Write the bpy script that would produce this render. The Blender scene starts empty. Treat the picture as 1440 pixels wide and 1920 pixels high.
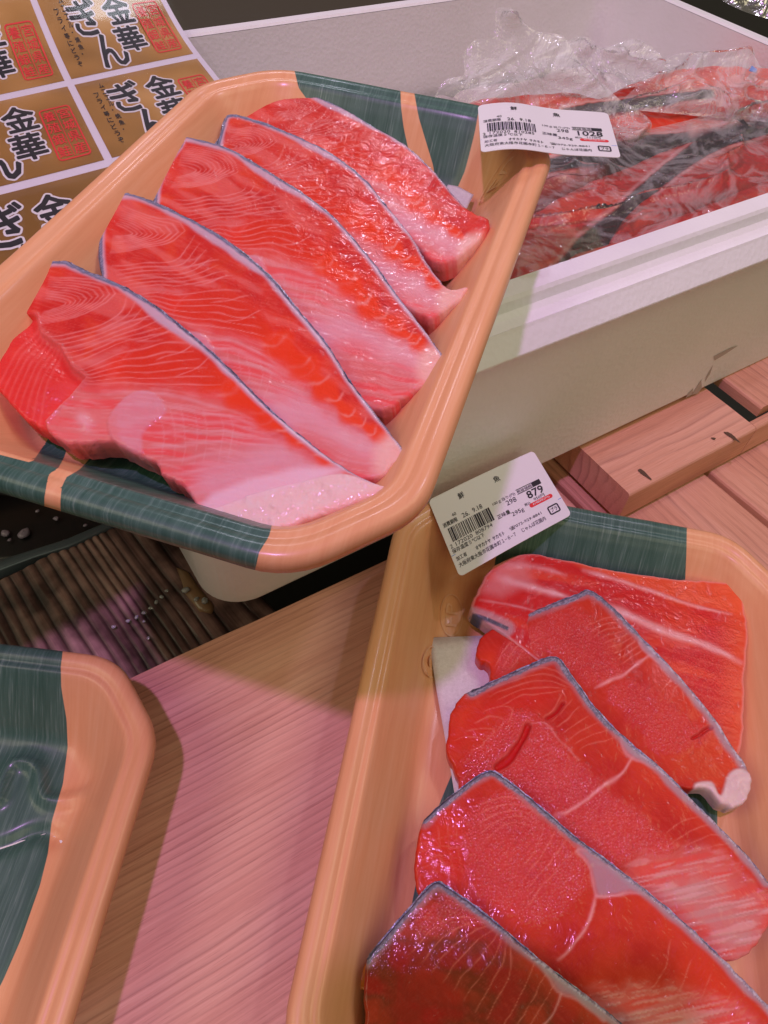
import bpy, math, random
import numpy as np
from mathutils import Matrix, Vector
random.seed(7); rng=np.random.default_rng(7)
C=bpy.context.scene.collection
sc=bpy.context.scene
# ------------------------------------------------------------------ camera
F=1331.0; HC=0.27
def unit(a): a=np.array(a,float); return a/np.linalg.norm(a)
_ex=unit((2980,1360,-F)); _ey=unit((-1416,1801,-F)); _ez=unit(np.cross(_ex,_ey))
if _ez[1]<0: _ez=-_ez
_fw=np.array([0,0,-1.]); _yw=unit(_fw-_ez*(_fw@_ez)); _xw=np.cross(_yw,_ez)
R=np.array([_xw,_yw,_ez])
CAM=np.array([0,0,HC])
cam=bpy.data.cameras.new('camera'); co=bpy.data.objects.new('camera',cam); C.objects.link(co)
cam.sensor_fit='VERTICAL'; cam.angle_y=2*math.atan(960/F); cam.clip_start=0.005; cam.clip_end=20
M=Matrix([list(R[i])+[CAM[i]] for i in range(3)]+[[0,0,0,1]]); co.matrix_world=M
sc.camera=co
# ------------------------------------------------------------------ light
w=bpy.data.worlds.new('World'); sc.world=w; w.use_nodes=True
bg=w.node_tree.nodes['Background']; bg.inputs[0].default_value=(1.0,0.94,0.66,1); bg.inputs[1].default_value=0.15
def lamp(name,kind,loc,target,energy,color,size):
    l=bpy.data.lights.new(name,kind); o=bpy.data.objects.new(name,l); C.objects.link(o)
    o.location=loc; d=Vector(target)-Vector(loc); o.rotation_euler=d.to_track_quat('-Z','Y').to_euler()
    l.energy=energy; l.color=color
    if kind=='AREA': l.shape='DISK'; l.size=size
    return o
lamp('spot_lamp','AREA',(-0.27,-0.15,1.45),(0.03,0.15,0.05),10.0,(0.80,0.38,1.0),0.065)
lamp('added_glint_lamp_a','AREA',(0.12,1.05,0.95),(0.05,0.2,0.1),0.6,(0.85,0.75,1.0),0.05)  # unseen small lamp added for glints on the upper slices
lamp('added_glint_lamp_b','AREA',(-0.20,0.92,0.80),(-0.02,0.15,0.14),0.7,(0.85,0.75,1.0),0.04)  # added lamp, placed to put glints on the nearer upper slices
lamp('added_glint_lamp_c','AREA',(0.42,0.58,1.05),(0.08,0.1,0.03),1.3,(0.85,0.75,1.0),0.05)  # added lamp, set where it glints off the lower right slices
lamp('ceiling_lamp','AREA',(1.1,0.35,1.8),(0.05,0.2,0.0),7.0,(1.0,0.92,0.62),0.9)
lamp('left_fill_lamp','AREA',(-1.25,-0.35,1.5),(0.0,0.2,0.0),8.0,(1.0,0.92,0.60),1.0)  # wide warm fill added at the left for soft ambience
lamp('rear_fill_lamp','AREA',(0.45,-1.4,1.5),(0.05,0.2,0.0),7.5,(1.0,0.92,0.60),1.0)  # fill lamp added behind the camera to raise the ambient light
lamp('aisle_lamp','AREA',(-0.5,1.9,1.5),(0.05,0.25,0.0),1.6,(0.85,0.95,1.0),0.3)
sc.view_settings.view_transform='Standard'; sc.view_settings.look='None'
sc.view_settings.exposure=-0.13; sc.view_settings.gamma=1
# ------------------------------------------------------------------ helpers
def ray(px,py):
    px=np.asarray(px,float); py=np.asarray(py,float)
    c=np.stack([px-720,-(py-960),np.full(px.shape,-F)],-1)
    return c@R.T
def at(p,z=0.0,plane=None):
    """world point where the sight line of photo pixel p meets the level z (or a tilted plane)"""
    r=ray(p[0],p[1])
    if plane is None: return CAM+r*((z-HC)/r[2])
    p0,n=plane; return CAM+r*(((p0-CAM)@n)/(r@n))
def atv(P,plane):
    r=ray(P[:,0],P[:,1]); p0,n=plane
    return CAM+r*(((p0-CAM)@n)/(r@n))[:,None]
def proj(X):
    c=(X-CAM)@R
    return np.stack([720+F*c[:,0]/-c[:,2], 960-F*c[:,1]/-c[:,2]],-1)
def _h(ix,iy,s):
    n=(ix.astype(np.int64)*374761393+iy.astype(np.int64)*668265263+s*1274126177)&0xffffffff
    n=((n^(n>>13))*1274126177)&0xffffffff
    return ((n^(n>>16))&0xffff)/65535.0
def vn(x,y,s=0):
    ix=np.floor(x);iy=np.floor(y);fx=x-ix;fy=y-iy;fx=fx*fx*(3-2*fx);fy=fy*fy*(3-2*fy)
    a=_h(ix,iy,s);b=_h(ix+1,iy,s);c=_h(ix,iy+1,s);d=_h(ix+1,iy+1,s)
    return (a*(1-fx)+b*fx)*(1-fy)+(c*(1-fx)+d*fx)*fy
def fbm(x,y,s=0,o=3):
    r=0;a=.5;t=0
    for i in range(o): r=r+a*vn(x*2**i,y*2**i,s+i*17); t+=a; a*=.5
    return r/t
def sm(a,b,x): t=np.clip((x-a)/(b-a+1e-12),0,1); return t*t*(3-2*t)
def catmull(P,k=6,closed=True):
    P=np.array(P,float); n=len(P); out=[]
    rngi=range(n) if closed else range(n-1)
    for i in rngi:
        if closed: a,b,c,d=P[i-1],P[i],P[(i+1)%n],P[(i+2)%n]
        else: a,b,c,d=P[max(i-1,0)],P[i],P[i+1],P[min(i+2,n-1)]
        for j in range(k):
            t=j/k; out.append(.5*((2*b)+(c-a)*t+(2*a-5*b+4*c-d)*t*t+(-a+3*b-3*c+d)*t**3))
    if not closed: out.append(P[-1])
    return np.array(out)
def dist(P,L,closed=False,near=False):
    L=np.array(L,float); n=len(L); best=np.full(len(P),1e18); N=np.zeros_like(P) if near else None; S=np.zeros(len(P)); acc=0
    for i in range(n if closed else n-1):
        a=L[i]; d=L[(i+1)%n]-a; q=d@d+1e-18
        t=np.clip(((P-a)@d)/q,0,1); e=P-a-t[:,None]*d; dd=(e*e).sum(1)
        m=dd<best; best=np.where(m,dd,best); S=np.where(m,acc+t*math.sqrt(q),S); acc+=math.sqrt(q)
        if near: N[m]=(a+t[:,None]*d)[m]
    r=np.sqrt(best)
    return (r,N) if near else (r,S/acc)
def inside(P,L):
    L=np.array(L,float); c=np.zeros(len(P),bool); x,y=P[:,0],P[:,1]
    for i in range(len(L)):
        x1,y1=L[i-1]; x2,y2=L[i]
        if y1==y2: continue
        c^=((y1>y)!=(y2>y))&(x<(x2-x1)*(y-y1)/(y2-y1)+x1)
    return c
def sdf(P,L):   # >0 inside
    d,_=dist(P,L,True); return np.where(inside(P,L),d,-d)
def mesh(name,V,Fc,mat=None,parent=None,smooth=False,attrs=None,uv=None):
    me=bpy.data.meshes.new(name)
    V=np.asarray(V,float)
    me.from_pydata(V.tolist(),[],Fc if isinstance(Fc,list) else Fc.tolist())
    if smooth: me.polygons.foreach_set('use_smooth',[True]*len(me.polygons))
    if attrs:
        for k,a in attrs.items():
            a=np.asarray(a,np.float32)
            if a.ndim==2:
                at_=me.color_attributes.new(k,'FLOAT_COLOR','POINT'); full=np.ones((len(V),4),np.float32); full[:,:3]=a
                at_.data.foreach_set('color',full.ravel())
            else:
                at_=me.attributes.new(k,'FLOAT','POINT'); at_.data.foreach_set('value',a)
    if mat: me.materials.append(mat)
    me.update()
    o=bpy.data.objects.new(name,me); C.objects.link(o)
    if parent: o.parent=parent
    return o
def tag(o,label,cat,group=None):
    o['label']=label; o['category']=cat
    if group: o['group']=group
    return o
def empty(name,loc,label,cat,group=None):
    o=bpy.data.objects.new(name,None); C.objects.link(o); o.location=loc; o.empty_display_size=.01
    tag(o,label,cat,group); bpy.context.view_layer.update(); return o
def child(o,root):     # keep world place under an Empty
    o.parent=root; o.matrix_parent_inverse=Matrix.Translation(-Vector(root.location)); return o
def setpivot(o,p):
    p=Vector(p); o.data.transform(Matrix.Translation(-p)); o.location=p; return o
# ------------------------------------------------------------------ material helpers
class NT:
    def __init__(s,name):
        s.m=bpy.data.materials.new(name); s.m.use_nodes=True; s.t=s.m.node_tree; s.n=s.t.nodes; s.b=s.n['Principled BSDF']
    def N(s,t,**k):
        n=s.n.new(t)
        for a,b in k.items():
            if a.startswith('i_'):
                key=a[2:]; key=int(key) if key.isdigit() else key.replace('_',' ')
                n.inputs[key].default_value=b
            else: setattr(n,a,b)
        return n
    def L(s,a,b): s.t.links.new(a,b)
    def coord(s,scale=(1,1,1),rot=(0,0,0),loc=(0,0,0)):
        tc=s.N('ShaderNodeTexCoord'); mp=s.N('ShaderNodeMapping'); mp.inputs['Scale'].default_value=scale; mp.inputs['Rotation'].default_value=rot; mp.inputs['Location'].default_value=loc
        s.L(tc.outputs['Object'],mp.inputs[0]); return mp.outputs[0]
    def noise(s,vec,scale,detail=4,rough=.55,dist=0.0):
        n=s.N('ShaderNodeTexNoise'); n.inputs['Scale'].default_value=scale; n.inputs['Detail'].default_value=detail; n.inputs['Roughness'].default_value=rough; n.inputs['Distortion'].default_value=dist
        s.L(vec,n.inputs['Vector']); return n.outputs['Fac']
    def ramp(s,fac,stops):
        r=s.N('ShaderNodeValToRGB'); e=r.color_ramp.elements
        while len(e)<len(stops): e.new(.5)
        for x,(p,c) in zip(e,stops):
            x.position=p; x.color=(*c,1) if len(c)==3 else c
        s.L(fac,r.inputs[0]); return r.outputs[0]
    def mix(s,f,a,b,mode='MIX'):
        m=s.N('ShaderNodeMix',data_type='RGBA',blend_type=mode)
        for v,i in ((f,0),(a,6),(b,7)):
            if hasattr(v,'links'): s.L(v,m.inputs[i])
            elif i==0: m.inputs[0].default_value=v
            else: m.inputs[i].default_value=(*v,1)
        return m.outputs[2]
    def math(s,op,a,b=None,c=None):
        m=s.N('ShaderNodeMath',operation=op)
        for i,v in enumerate((a,b,c)):
            if v is None: continue
            if hasattr(v,'links'): s.L(v,m.inputs[i])
            else: m.inputs[i].default_value=v
        return m.outputs[0]
    def attr(s,name,col=False):
        a=s.N('ShaderNodeAttribute',attribute_name=name); return a.outputs['Color' if col else 'Fac']
    def bump(s,h,strength,distance,prev=None):
        b=s.N('ShaderNodeBump'); b.inputs['Strength'].default_value=strength; b.inputs['Distance'].default_value=distance
        s.L(h,b.inputs['Height'])
        if prev: s.L(prev,b.inputs['Normal'])
        return b.outputs[0]
    def fin(s,color=None,rough=None,normal=None,**k):
        for v,i in ((color,'Base Color'),(rough,'Roughness'),(normal,'Normal')):
            if v is None: continue
            if hasattr(v,'links'): s.L(v,s.b.inputs[i])
            else: s.b.inputs[i].default_value=(*v,1) if i=='Base Color' else v
        for a,b in k.items(): s.b.inputs[a.replace('_',' ')].default_value=b
        return s.m
def simple(name,color,rough=.5,**k):
    return NT(name).fin(color,rough,**k)
# ------------------------------------------------------------------ materials
def mat_foam():
    t=NT('expanded_foam'); v=t.coord()
    vo=t.N('ShaderNodeTexVoronoi'); vo.inputs['Scale'].default_value=420; t.L(v,vo.inputs['Vector'])
    n=t.noise(v,14,3); col=t.ramp(n,[(.3,(.80,.80,.77)),(.7,(.86,.86,.84))])
    sv=t.coord((30,30,4)); sc_=t.noise(sv,6,5,.7); st=t.ramp(sc_,[(.66,(0,0,0)),(.8,(1,1,1))])
    col=t.mix(t.math('MULTIPLY',st,.25),col,(.55,.52,.46))
    b=t.bump(vo.outputs['Distance'],.25,.0006); 
    return t.fin(col,.55,b,Specular_IOR_Level=.3)
M_FOAM=mat_foam()
def mat_tray():
    t=NT('printed_tray_foam'); v=t.coord()
    st=t.coord((1400,60,60)); l=t.noise(st,1,4,.6); l2=t.noise(t.coord((260,16,16)),1,3)
    org=t.ramp(t.math('MULTIPLY_ADD',l2,.6,t.math('MULTIPLY',l,.4)),[(.34,(.74,.34,.155)),(.52,(.78,.385,.18)),(.68,(.81,.43,.22))])
    gl=t.ramp(l,[(.38,(.028,.085,.060)),(.52,(.048,.125,.090)),(.64,(.12,.21,.17)),(.76,(.30,.42,.36))])
    gm=t.ramp(l2,[(.35,(.035,.095,.068)),(.7,(.085,.17,.13))])
    grn=t.mix(.5,gl,gm)
    g=t.attr('green'); m=t.math('SMOOTH_MIN',t.math('MAXIMUM',t.math('MULTIPLY_ADD',g,.8,.5),0.0),1.0,.01)
    col=t.mix(m,org,grn)
    b=t.bump(l,.10,.0003); b=t.bump(t.noise(v,900,2),.06,.0003,b)
    m_=t.fin(col,.45,b,Coat_Weight=.35,Coat_Roughness=.20,Specular_IOR_Level=.3)
    return m_
M_TRAY=mat_tray()
def mat_salmon(name='salmon_flesh',sss=.2):
    t=NT(name); v=t.coord(); col=t.attr('paint',True); gr=t.attr('grain')
    n0=t.noise(v,130,3,.55,.6); n1=t.noise(v,420,3,.6,.5); n3=t.noise(v,1700,2,.6)
    vo=t.N('ShaderNodeTexVoronoi'); vo.inputs['Scale'].default_value=1150; t.L(v,vo.inputs['Vector']); dist=vo.outputs['Distance']
    spk=t.ramp(n3,[(.47,(.55,.55,.55)),(.56,(1,1,1))])
    dark=t.mix(t.ramp(n3,[(.42,(0,0,0)),(.62,(.35,.35,.35))]),col,(.80,.16,.16))
    g1=t.mix(t.ramp(dist,[(.10,(.5,.5,.5)),(.36,(0,0,0))]),dark,(.92,.36,.35))  # pale pink dots: flesh grain with its sparkle put into the colour
    col=t.mix(t.math('MULTIPLY',gr,.55),col,g1)
    b=t.bump(n0,.34,.0024); b=t.bump(n1,.17,.0010,b)
    cell=t.math('MULTIPLY',t.math('SUBTRACT',1.0,dist),gr)
    b=t.bump(cell,.45,.0005,b)
    m=t.fin(col,.42,b,Coat_Weight=.52,Coat_Roughness=.085,Coat_IOR=1.36,Specular_IOR_Level=.12,Subsurface_Weight=sss,Subsurface_Scale=.0012)
    t.b.inputs['Subsurface Radius'].default_value=(1,.25,.15)
    t.L(b,t.b.inputs['Coat Normal']); return m
M_SAL=mat_salmon()
def mat_skin():
    t=NT('salmon_skin'); v=t.coord(); n=t.noise(v,500,4,.7); sp=t.N('ShaderNodeTexVoronoi'); sp.inputs['Scale'].default_value=900; t.L(v,sp.inputs['Vector'])
    col=t.ramp(n,[(.35,(.05,.055,.09)),(.5,(.17,.18,.26)),(.70,(.5,.5,.6))])
    return t.fin(col,.28,t.bump(sp.outputs['Distance'],.6,.0005),Coat_Weight=.6,Coat_Roughness=.12,Metallic=.15)
M_SKIN=mat_skin()
def mat_wood(name,lo,mid,hi,ring=1.0,rough=.6,dark=.0,gloss=0,spots=False):
    t=NT(name); v=t.coord((1.2,1,1)); 
    big=t.noise(t.coord((1.6,7,7)),2,3,.5)
    wv=t.N('ShaderNodeTexNoise'); 
    n1=t.noise(t.coord((2.5,60*ring,60*ring)),1.0,3,.5,.2)
    sp=t.N('ShaderNodeSeparateXYZ'); t.L(t.coord(),sp.inputs[0])
    wob=t.noise(t.coord((3,16,16)),1.6,2,.5); wob2=t.noise(t.coord((18,60,60)),1.0,2,.5)
    ph=t.math('ADD',t.math('MULTIPLY',sp.outputs[1],330.0*ring),t.math('ADD',t.math('MULTIPLY',wob,3.2),t.math('MULTIPLY',wob2,.6)))
    saw=t.math('FRACT',ph)
    amt=t.noise(t.coord((5,40,40)),1.3,2)
    line=t.ramp(saw,[(.0,(.62,.58,.60)),(.25,(.88,.86,.86)),(.78,(1,1,1)),(.93,(.60,.50,.50)),(1.0,(.46,.36,.38))])
    line=t.mix(t.ramp(amt,[(.36,(.12,.12,.12)),(.60,(1,1,1))]),(1,1,1),line)
    fine=t.noise(t.coord((35,1300,1300)),1,4,.75)
    f=t.math('ADD',t.math('MULTIPLY',n1,.55),t.math('MULTIPLY',fine,.45))
    col=t.ramp(f,[(.36,lo),(.48,mid),(.60,hi)])
    col=t.mix(.62,col,t.mix(1.0,col,line,'MULTIPLY'))
    pr=t.ramp(t.noise(t.coord((60,2200,2200)),1,2,.6),[(.62,(1,1,1)),(.74,(.55,.45,.42))]); col=t.mix(.6,col,t.mix(1.0,col,pr,'MULTIPLY'))
    if spots:
        vo=t.N('ShaderNodeTexVoronoi'); vo.inputs['Scale'].default_value=62; t.L(t.coord(),vo.inputs['Vector'])
        s=t.ramp(vo.outputs['Distance'],[(.03,(1,1,1)),(.055,(0,0,0))]); gate=t.ramp(t.noise(t.coord(),55,2),[(.55,(0,0,0)),(.6,(1,1,1))])
        col=t.mix(t.mix(1.0,s,gate,'MULTIPLY'),col,(.06,.03,.02))
    b=t.bump(line,.18,.0006); b=t.bump(fine,.25,.0005,b)
    t.n.remove(wv)
    return t.fin(col,rough,b,Coat_Weight=gloss,Coat_Roughness=.12,Specular_IOR_Level=.35)
M_WOOD=mat_wood('pine_wood',(.58,.27,.195),(.69,.35,.255),(.76,.42,.31),spots=True)
M_WOOD2=mat_wood('pine_wood_planed',(.56,.26,.155),(.68,.34,.21),(.76,.42,.28),ring=.5)
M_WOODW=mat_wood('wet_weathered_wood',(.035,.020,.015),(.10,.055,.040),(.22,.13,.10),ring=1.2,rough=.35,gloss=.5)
M_DARK=simple('dark_gap',(.006,.005,.005),.7)
M_LABEL=simple('label_paper',(.80,.80,.78),.35,Coat_Weight=.3,Coat_Roughness=.25)
M_INK=simple('black_ink',(.015,.013,.02),.5)
M_RED=simple('red_ink',(.75,.03,.04),.5)
M_BLUE=simple('blue_ink',(.10,.25,.70),.5)
def mat_gold():
    t=NT('gold_sticker'); v=t.coord(); n=t.noise(v,14,2); n2=t.noise(v,2500,2)
    col=t.ramp(n,[(.3,(.30,.145,.028)),(.5,(.52,.27,.065)),(.7,(.72,.42,.14))])
    return t.fin(col,.38,t.bump(n2,.1,.0003),Metallic=.35,Coat_Weight=.5,Coat_Roughness=.1)
M_GOLD=mat_gold()
def mat_film(name,alpha=.2,white=(.8,.8,.82),sc=1.0,bs=.8,cr=.3,fr=.6):
    t=NT(name); v=t.coord()
    n=t.noise(v,55*sc,5,.62,1.2)
    rg=t.math('SUBTRACT',1.0,t.math('ABSOLUTE',t.math('MULTIPLY_ADD',n,2.0,-1.0)))
    n2=t.noise(v,260*sc,3,.6,.6)
    b=t.bump(rg,bs,.006); b=t.bump(n2,bs*.35,.0012,b)
    tr=t.N('ShaderNodeBsdfTransparent'); gl=t.N('ShaderNodeBsdfGlossy'); gl.inputs['Roughness'].default_value=.09; t.L(b,gl.inputs['Normal'])
    df=t.N('ShaderNodeBsdfDiffuse'); df.inputs['Color'].default_value=(*white,1); t.L(b,df.inputs['Normal'])
    crease=t.ramp(rg,[(.86,(0,0,0)),(.99,(1,1,1))])
    a=t.math('MULTIPLY_ADD',crease,cr,alpha)
    mx=t.N('ShaderNodeMixShader'); t.L(a,mx.inputs[0]); t.L(tr.outputs[0],mx.inputs[1]); t.L(df.outputs[0],mx.inputs[2])
    lw=t.N('ShaderNodeFresnel'); lw.inputs[0].default_value=1.45; t.L(b,lw.inputs['Normal'])
    mx2=t.N('ShaderNodeMixShader'); t.L(t.math('MULTIPLY_ADD',lw.outputs[0],fr,.01),mx2.inputs[0]); t.L(mx.outputs[0],mx2.inputs[1]); t.L(gl.outputs[0],mx2.inputs[2])
    t.L(mx2.outputs[0],t.n['Material Output'].inputs['Surface']); return t.m
M_FILM=mat_film('clear_bag_plastic',.15,(.80,.80,.76),.4,.5,.30,1.0)
M_FILM2=mat_film('tight_wrap_plastic',.05,(.78,.78,.74),.45,.35,.20,1.0)
M_SLEEVE=mat_film('clear_sleeve_plastic',.0,(.8,.8,.8),.25,.05,.0,.35)
def mat_paper():
    t=NT('absorbent_paper'); v=t.coord(); n=t.noise(v,700,5,.8)
    return t.fin(t.ramp(n,[(.3,(.62,.58,.55)),(.7,(.78,.74,.72))]),.85,t.bump(n,.35,.0005))
M_PAPER=mat_paper()
# ------------------------------------------------------------------ text
_tc={}
def glyph(s,bold=0.0):
    k=(s,bold)
    if k in _tc: return _tc[k]
    cu=bpy.data.curves.new('t','FONT'); cu.body=s; cu.size=1; cu.offset=bold; cu.resolution_u=2
    o=bpy.data.objects.new('t',cu); C.objects.link(o)
    dg=bpy.context.evaluated_depsgraph_get(); e=o.evaluated_get(dg); me=e.to_mesh()
    n=len(me.vertices); V=np.zeros(n*3); me.vertices.foreach_get('co',V); V=V.reshape(-1,3)[:,:2].copy()
    Fc=[list(p.vertices) for p in me.polygons]; e.to_mesh_clear()
    bpy.data.objects.remove(o); bpy.data.curves.remove(cu)
    _tc[k]=(V,Fc); return _tc[k]
class Print:        # flat print collected in sheet coordinates (mm, x right, y up)
    def __init__(s): s.V=[];s.F=[];s.Z=[]
    def add(s,V,Fc):
        b=sum(len(v) for v in s.V); s.V.append(np.asarray(V,float)); s.Z.append(0.0); s.F+= [[i+b for i in f] for f in Fc]
    def quad(s,x,y,w,h): s.add([(x,y),(x+w,y),(x+w,y+h),(x,y+h)],[[0,1,2,3]])
    def text(s,t,x,y,w,h,bold=0.0,k=0,slant=0):   # fitted into a box, lower left x,y; k shifted copies make it bold
        V,Fc=glyph(t,0.0)
        if len(V)==0: return
        if bold and bold<.06: bold=bold*h*.75; k=4
        lo=V.min(0);hi=V.max(0); U=(V-lo)/np.maximum(hi-lo,1e-6)
        B=np.stack([x+U[:,0]*w+U[:,1]*slant,y+U[:,1]*h],-1)
        s.add(B,Fc)
        for i in range(k):
            a=2*math.pi*(i+.5)/k; s.add(B+bold*np.array([math.cos(a),math.sin(a)]),Fc); s.Z[-1]=(i+1)*1.5e-6
    def rect_outline(s,x,y,w,h,r,th):
        def loop(x,y,w,h,r):
            o=[]
            for cx,cy,a in ((x+w-r,y+h-r,0),(x+r,y+h-r,90),(x+r,y+r,180),(x+w-r,y+r,270)):
                for k in range(6): q=math.radians(a+k*18); o.append((cx+r*math.cos(q),cy+r*math.sin(q)))
            return o
        A=loop(x,y,w,h,r);B=loop(x+th,y+th,w-2*th,h-2*th,max(r-th,.05)); n=len(A)
        s.add(A+B,[[i,(i+1)%n,n+(i+1)%n,n+i] for i in range(n)])
    def build(s,name,fn,mat,parent,off):
        V=np.concatenate(s.V); o_=np.concatenate([np.full(len(v),off+z) for v,z in zip(s.V,s.Z)]); return mesh(name,fn(V,o_),s.F,mat,parent)
# ------------------------------------------------------------------ frames
EX=unit(R@_ex); EY=unit(R@_ey)          # box length / depth directions on the level
EX[2]=0;EY[2]=0
A0=math.degrees(math.atan2(EX[1],EX[0]))
def boxw(X,Y,Z): return np.array([EX[0]*X+EY[0]*Y, EX[1]*X+EY[1]*Y, Z])
def board(name,p,ax,L,W,T,mat,parent,ang=None,seg=40,bev=.0015,wob=.0003,label=None):
    """a sawn board: p = centre of its top, ax = grain heading in degrees, L x W x T metres"""
    a=math.radians(ax); nx=max(int(L/.006),4); prof=[(-W/2,-T),(-W/2,-bev),(-W/2+bev*.4,-bev*.3),(-W/2+bev,0)]
    ny=max(int(W/.006),3)
    for k in range(1,ny): prof.append((-W/2+bev+(W-2*bev)*k/ny,0))
    prof+=[(W/2-bev,0),(W/2-bev*.4,-bev*.3),(W/2,-bev),(W/2,-T)]
    P=np.array(prof); V=[];n=len(P); sd=hash(name)%97
    for i in range(nx+1):
        x=-L/2+L*i/nx; q=P.copy()
        q[:,1]+= (vn(np.full(n,x*60+31),P[:,0]*140+50,int(L*997)%50)-.5)*wob*(P[:,1]>-bev*1.1)
        q[:,0]+= (vn(np.full(n,x*25.),np.sign(P[:,0])*3.0,5)-.5)*wob*2
        V.append(np.column_stack([np.full(n,x),q]))
    V=np.concatenate(V); Fc=[]
    for i in range(nx):
        for j in range(n): 
            k=(j+1)%n; Fc.append([i*n+j,(i+1)*n+j,(i+1)*n+k,i*n+k])
    Fc.append(list(range(n))[::1]); Fc.append([nx*n+j for j in range(n)][::-1])
    Fc=[f[::-1] for f in Fc]
    o=mesh(name,V,Fc,mat); o.location=p; o.rotation_euler=(0,0,a)
    if parent: 
        o.parent=parent; o.matrix_parent_inverse=Matrix.Translation(-Vector(parent.location))
    if label: o['label']=label
    return o
# ------------------------------------------------------------------ floor below and wooden stand
g=mesh('floor',[(-3,-3,-.16),(3,-3,-.16),(3,3,-.16),(-3,3,-.16)],[[0,1,2,3]],simple('dark_floor',(.02,.016,.014),.6)); g['kind']='structure'
stand=empty('wooden_display_stand',(0,.1,-.05),'pale pine slatted stand that carries the foam box and the two lower trays','display stand')
# main plank: far edge through (-.07,.1381)-(.0055,.1921)
e0=at((380,1205)); e1=at((734,1042)); ed=unit(e1-e0); en=np.array([ed[1],-ed[0],0]); wid=.20
ctr=(e0+e1)/2+en*wid/2+ed*.02
pa=math.degrees(math.atan2(ed[1],ed[0]))
board('board',ctr-ed*.11,pa,.42,wid,.02,M_WOOD,stand,wob=.0004)
# raised block the box rests on
def cross(p,ax,L,W,T,mat,**k): return board('board',p,ax,L,W,T,mat,stand,**k)
b0=at((1110,862)); b1=at((1183,927)); 
bx=(b0@EX+b1@EX)/2; byf=b1@EY
sl0=at((1402,791)); sl1=at((1338,738)); sr=at((1424,779))
xs_=(sl0@EX+sl1@EX)/2; ye_=sl0@EY; x0_=bx
Lm=xs_-x0_; cross(boxw(x0_+Lm/2,byf+.030,0),A0,Lm,.060,.021,M_WOOD2,label='short raised pine block under the front edge of the foam box')
cross(boxw(xs_+.0005+.10,(byf+ye_)/2,-.0002),A0,.20,ye_-byf,.021,M_WOOD2)
# right board with bright grain next to the dark slot
s0=at((1440,775)); s1=at((1372,712))
for k in (2,3): cross(boxw(.196+.084*k,byf+.012-.165,-.0238),A0+90,.33,.080,.018,M_WOOD2,wob=.0006)
cross(boxw(sr@EX+.0315,ye_+.002+.09,.0035),A0+90,.18,.058,.007,M_WOOD2)
# lower boards running in depth
for k in range(2):
    cross(boxw(.196+.084*k,.16,-.0235-.0007*(k%2)),A0+90,.50,.080,.018,M_WOOD2 if k%2 else M_WOOD,wob=.0006)
# cross board at the upper left, seen pink under the tray corner
q=at((20,960),-.02); cross((q[0]-.06,q[1]+.052,-.02),35,.2,.08,.018,M_WOOD)
# knots on the block
def knot(px,py,l,wd,ang):
    p=at((px,py),.0004); V=[(0,0,0)]; n=14
    for k in range(n):
        a=2*math.pi*k/n; r=1+.2*math.sin(3*a+px); V.append((l*math.cos(a)*r,wd*math.sin(a)*r,-.00005))
    o=mesh('knot',V,[[0,1+k,1+(k+1)%n] for k in range(n)],simple('knot_wood',(.10,.05,.025),.6)); o.location=p; o.rotation_euler=(0,0,math.radians(ang)); 
    o.parent=stand; o.matrix_parent_inverse=Matrix.Translation(-Vector(stand.location))
knot(1208,888,.0045,.0013,-50); knot(1372,818,.005,.0014,-48); knot(1338,822,.0013,.0009,0)
# wet dark weathered board lower down at the left
wa=math.radians(-45.6)
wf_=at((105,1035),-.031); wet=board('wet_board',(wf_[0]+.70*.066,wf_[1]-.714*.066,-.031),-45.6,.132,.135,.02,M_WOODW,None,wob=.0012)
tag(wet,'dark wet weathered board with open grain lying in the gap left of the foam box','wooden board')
# ridges: raised grain on the wet board
def ridged():
    V=[];Fc=[];W_=.133;L_=.130;nx=60;ny=330
    xs=np.linspace(-L_/2,L_/2,nx);ys=np.linspace(-W_/2,W_/2,ny);X,Y=np.meshgrid(xs,ys,indexing='ij')
    yy=Y*620+(fbm(X*9,Y*18,3)-.5)*4; Z=.0011*np.abs(np.sin(yy*(1+.18*np.sin(Y*70))))**.7*(.35+.9*vn(Y*160,X*14,12))+.0004*fbm(X*60,Y*500,8)
    Z+= .0006*(fbm(X*30,Y*60,4)-.5)
    v=np.stack([X,Y,Z+.0004],-1).reshape(-1,3)
    f=[[i*ny+j,(i+1)*ny+j,(i+1)*ny+j+1,i*ny+j+1] for i in range(nx-1) for j in range(ny-1)]
    o=mesh('raised_grain',v,f,M_WOODW,wet,True,{'h':Z.ravel()/.0016}); return o
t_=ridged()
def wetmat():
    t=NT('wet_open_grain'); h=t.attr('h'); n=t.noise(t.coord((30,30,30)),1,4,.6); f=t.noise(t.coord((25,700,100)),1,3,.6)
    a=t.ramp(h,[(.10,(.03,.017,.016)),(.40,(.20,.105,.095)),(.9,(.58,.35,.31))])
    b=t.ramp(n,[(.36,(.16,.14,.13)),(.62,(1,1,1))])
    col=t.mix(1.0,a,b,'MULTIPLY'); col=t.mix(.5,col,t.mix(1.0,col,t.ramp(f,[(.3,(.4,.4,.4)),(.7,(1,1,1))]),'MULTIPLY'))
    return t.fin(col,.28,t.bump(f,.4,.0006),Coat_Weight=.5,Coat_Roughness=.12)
t_.data.materials[0]=wetmat()
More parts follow.
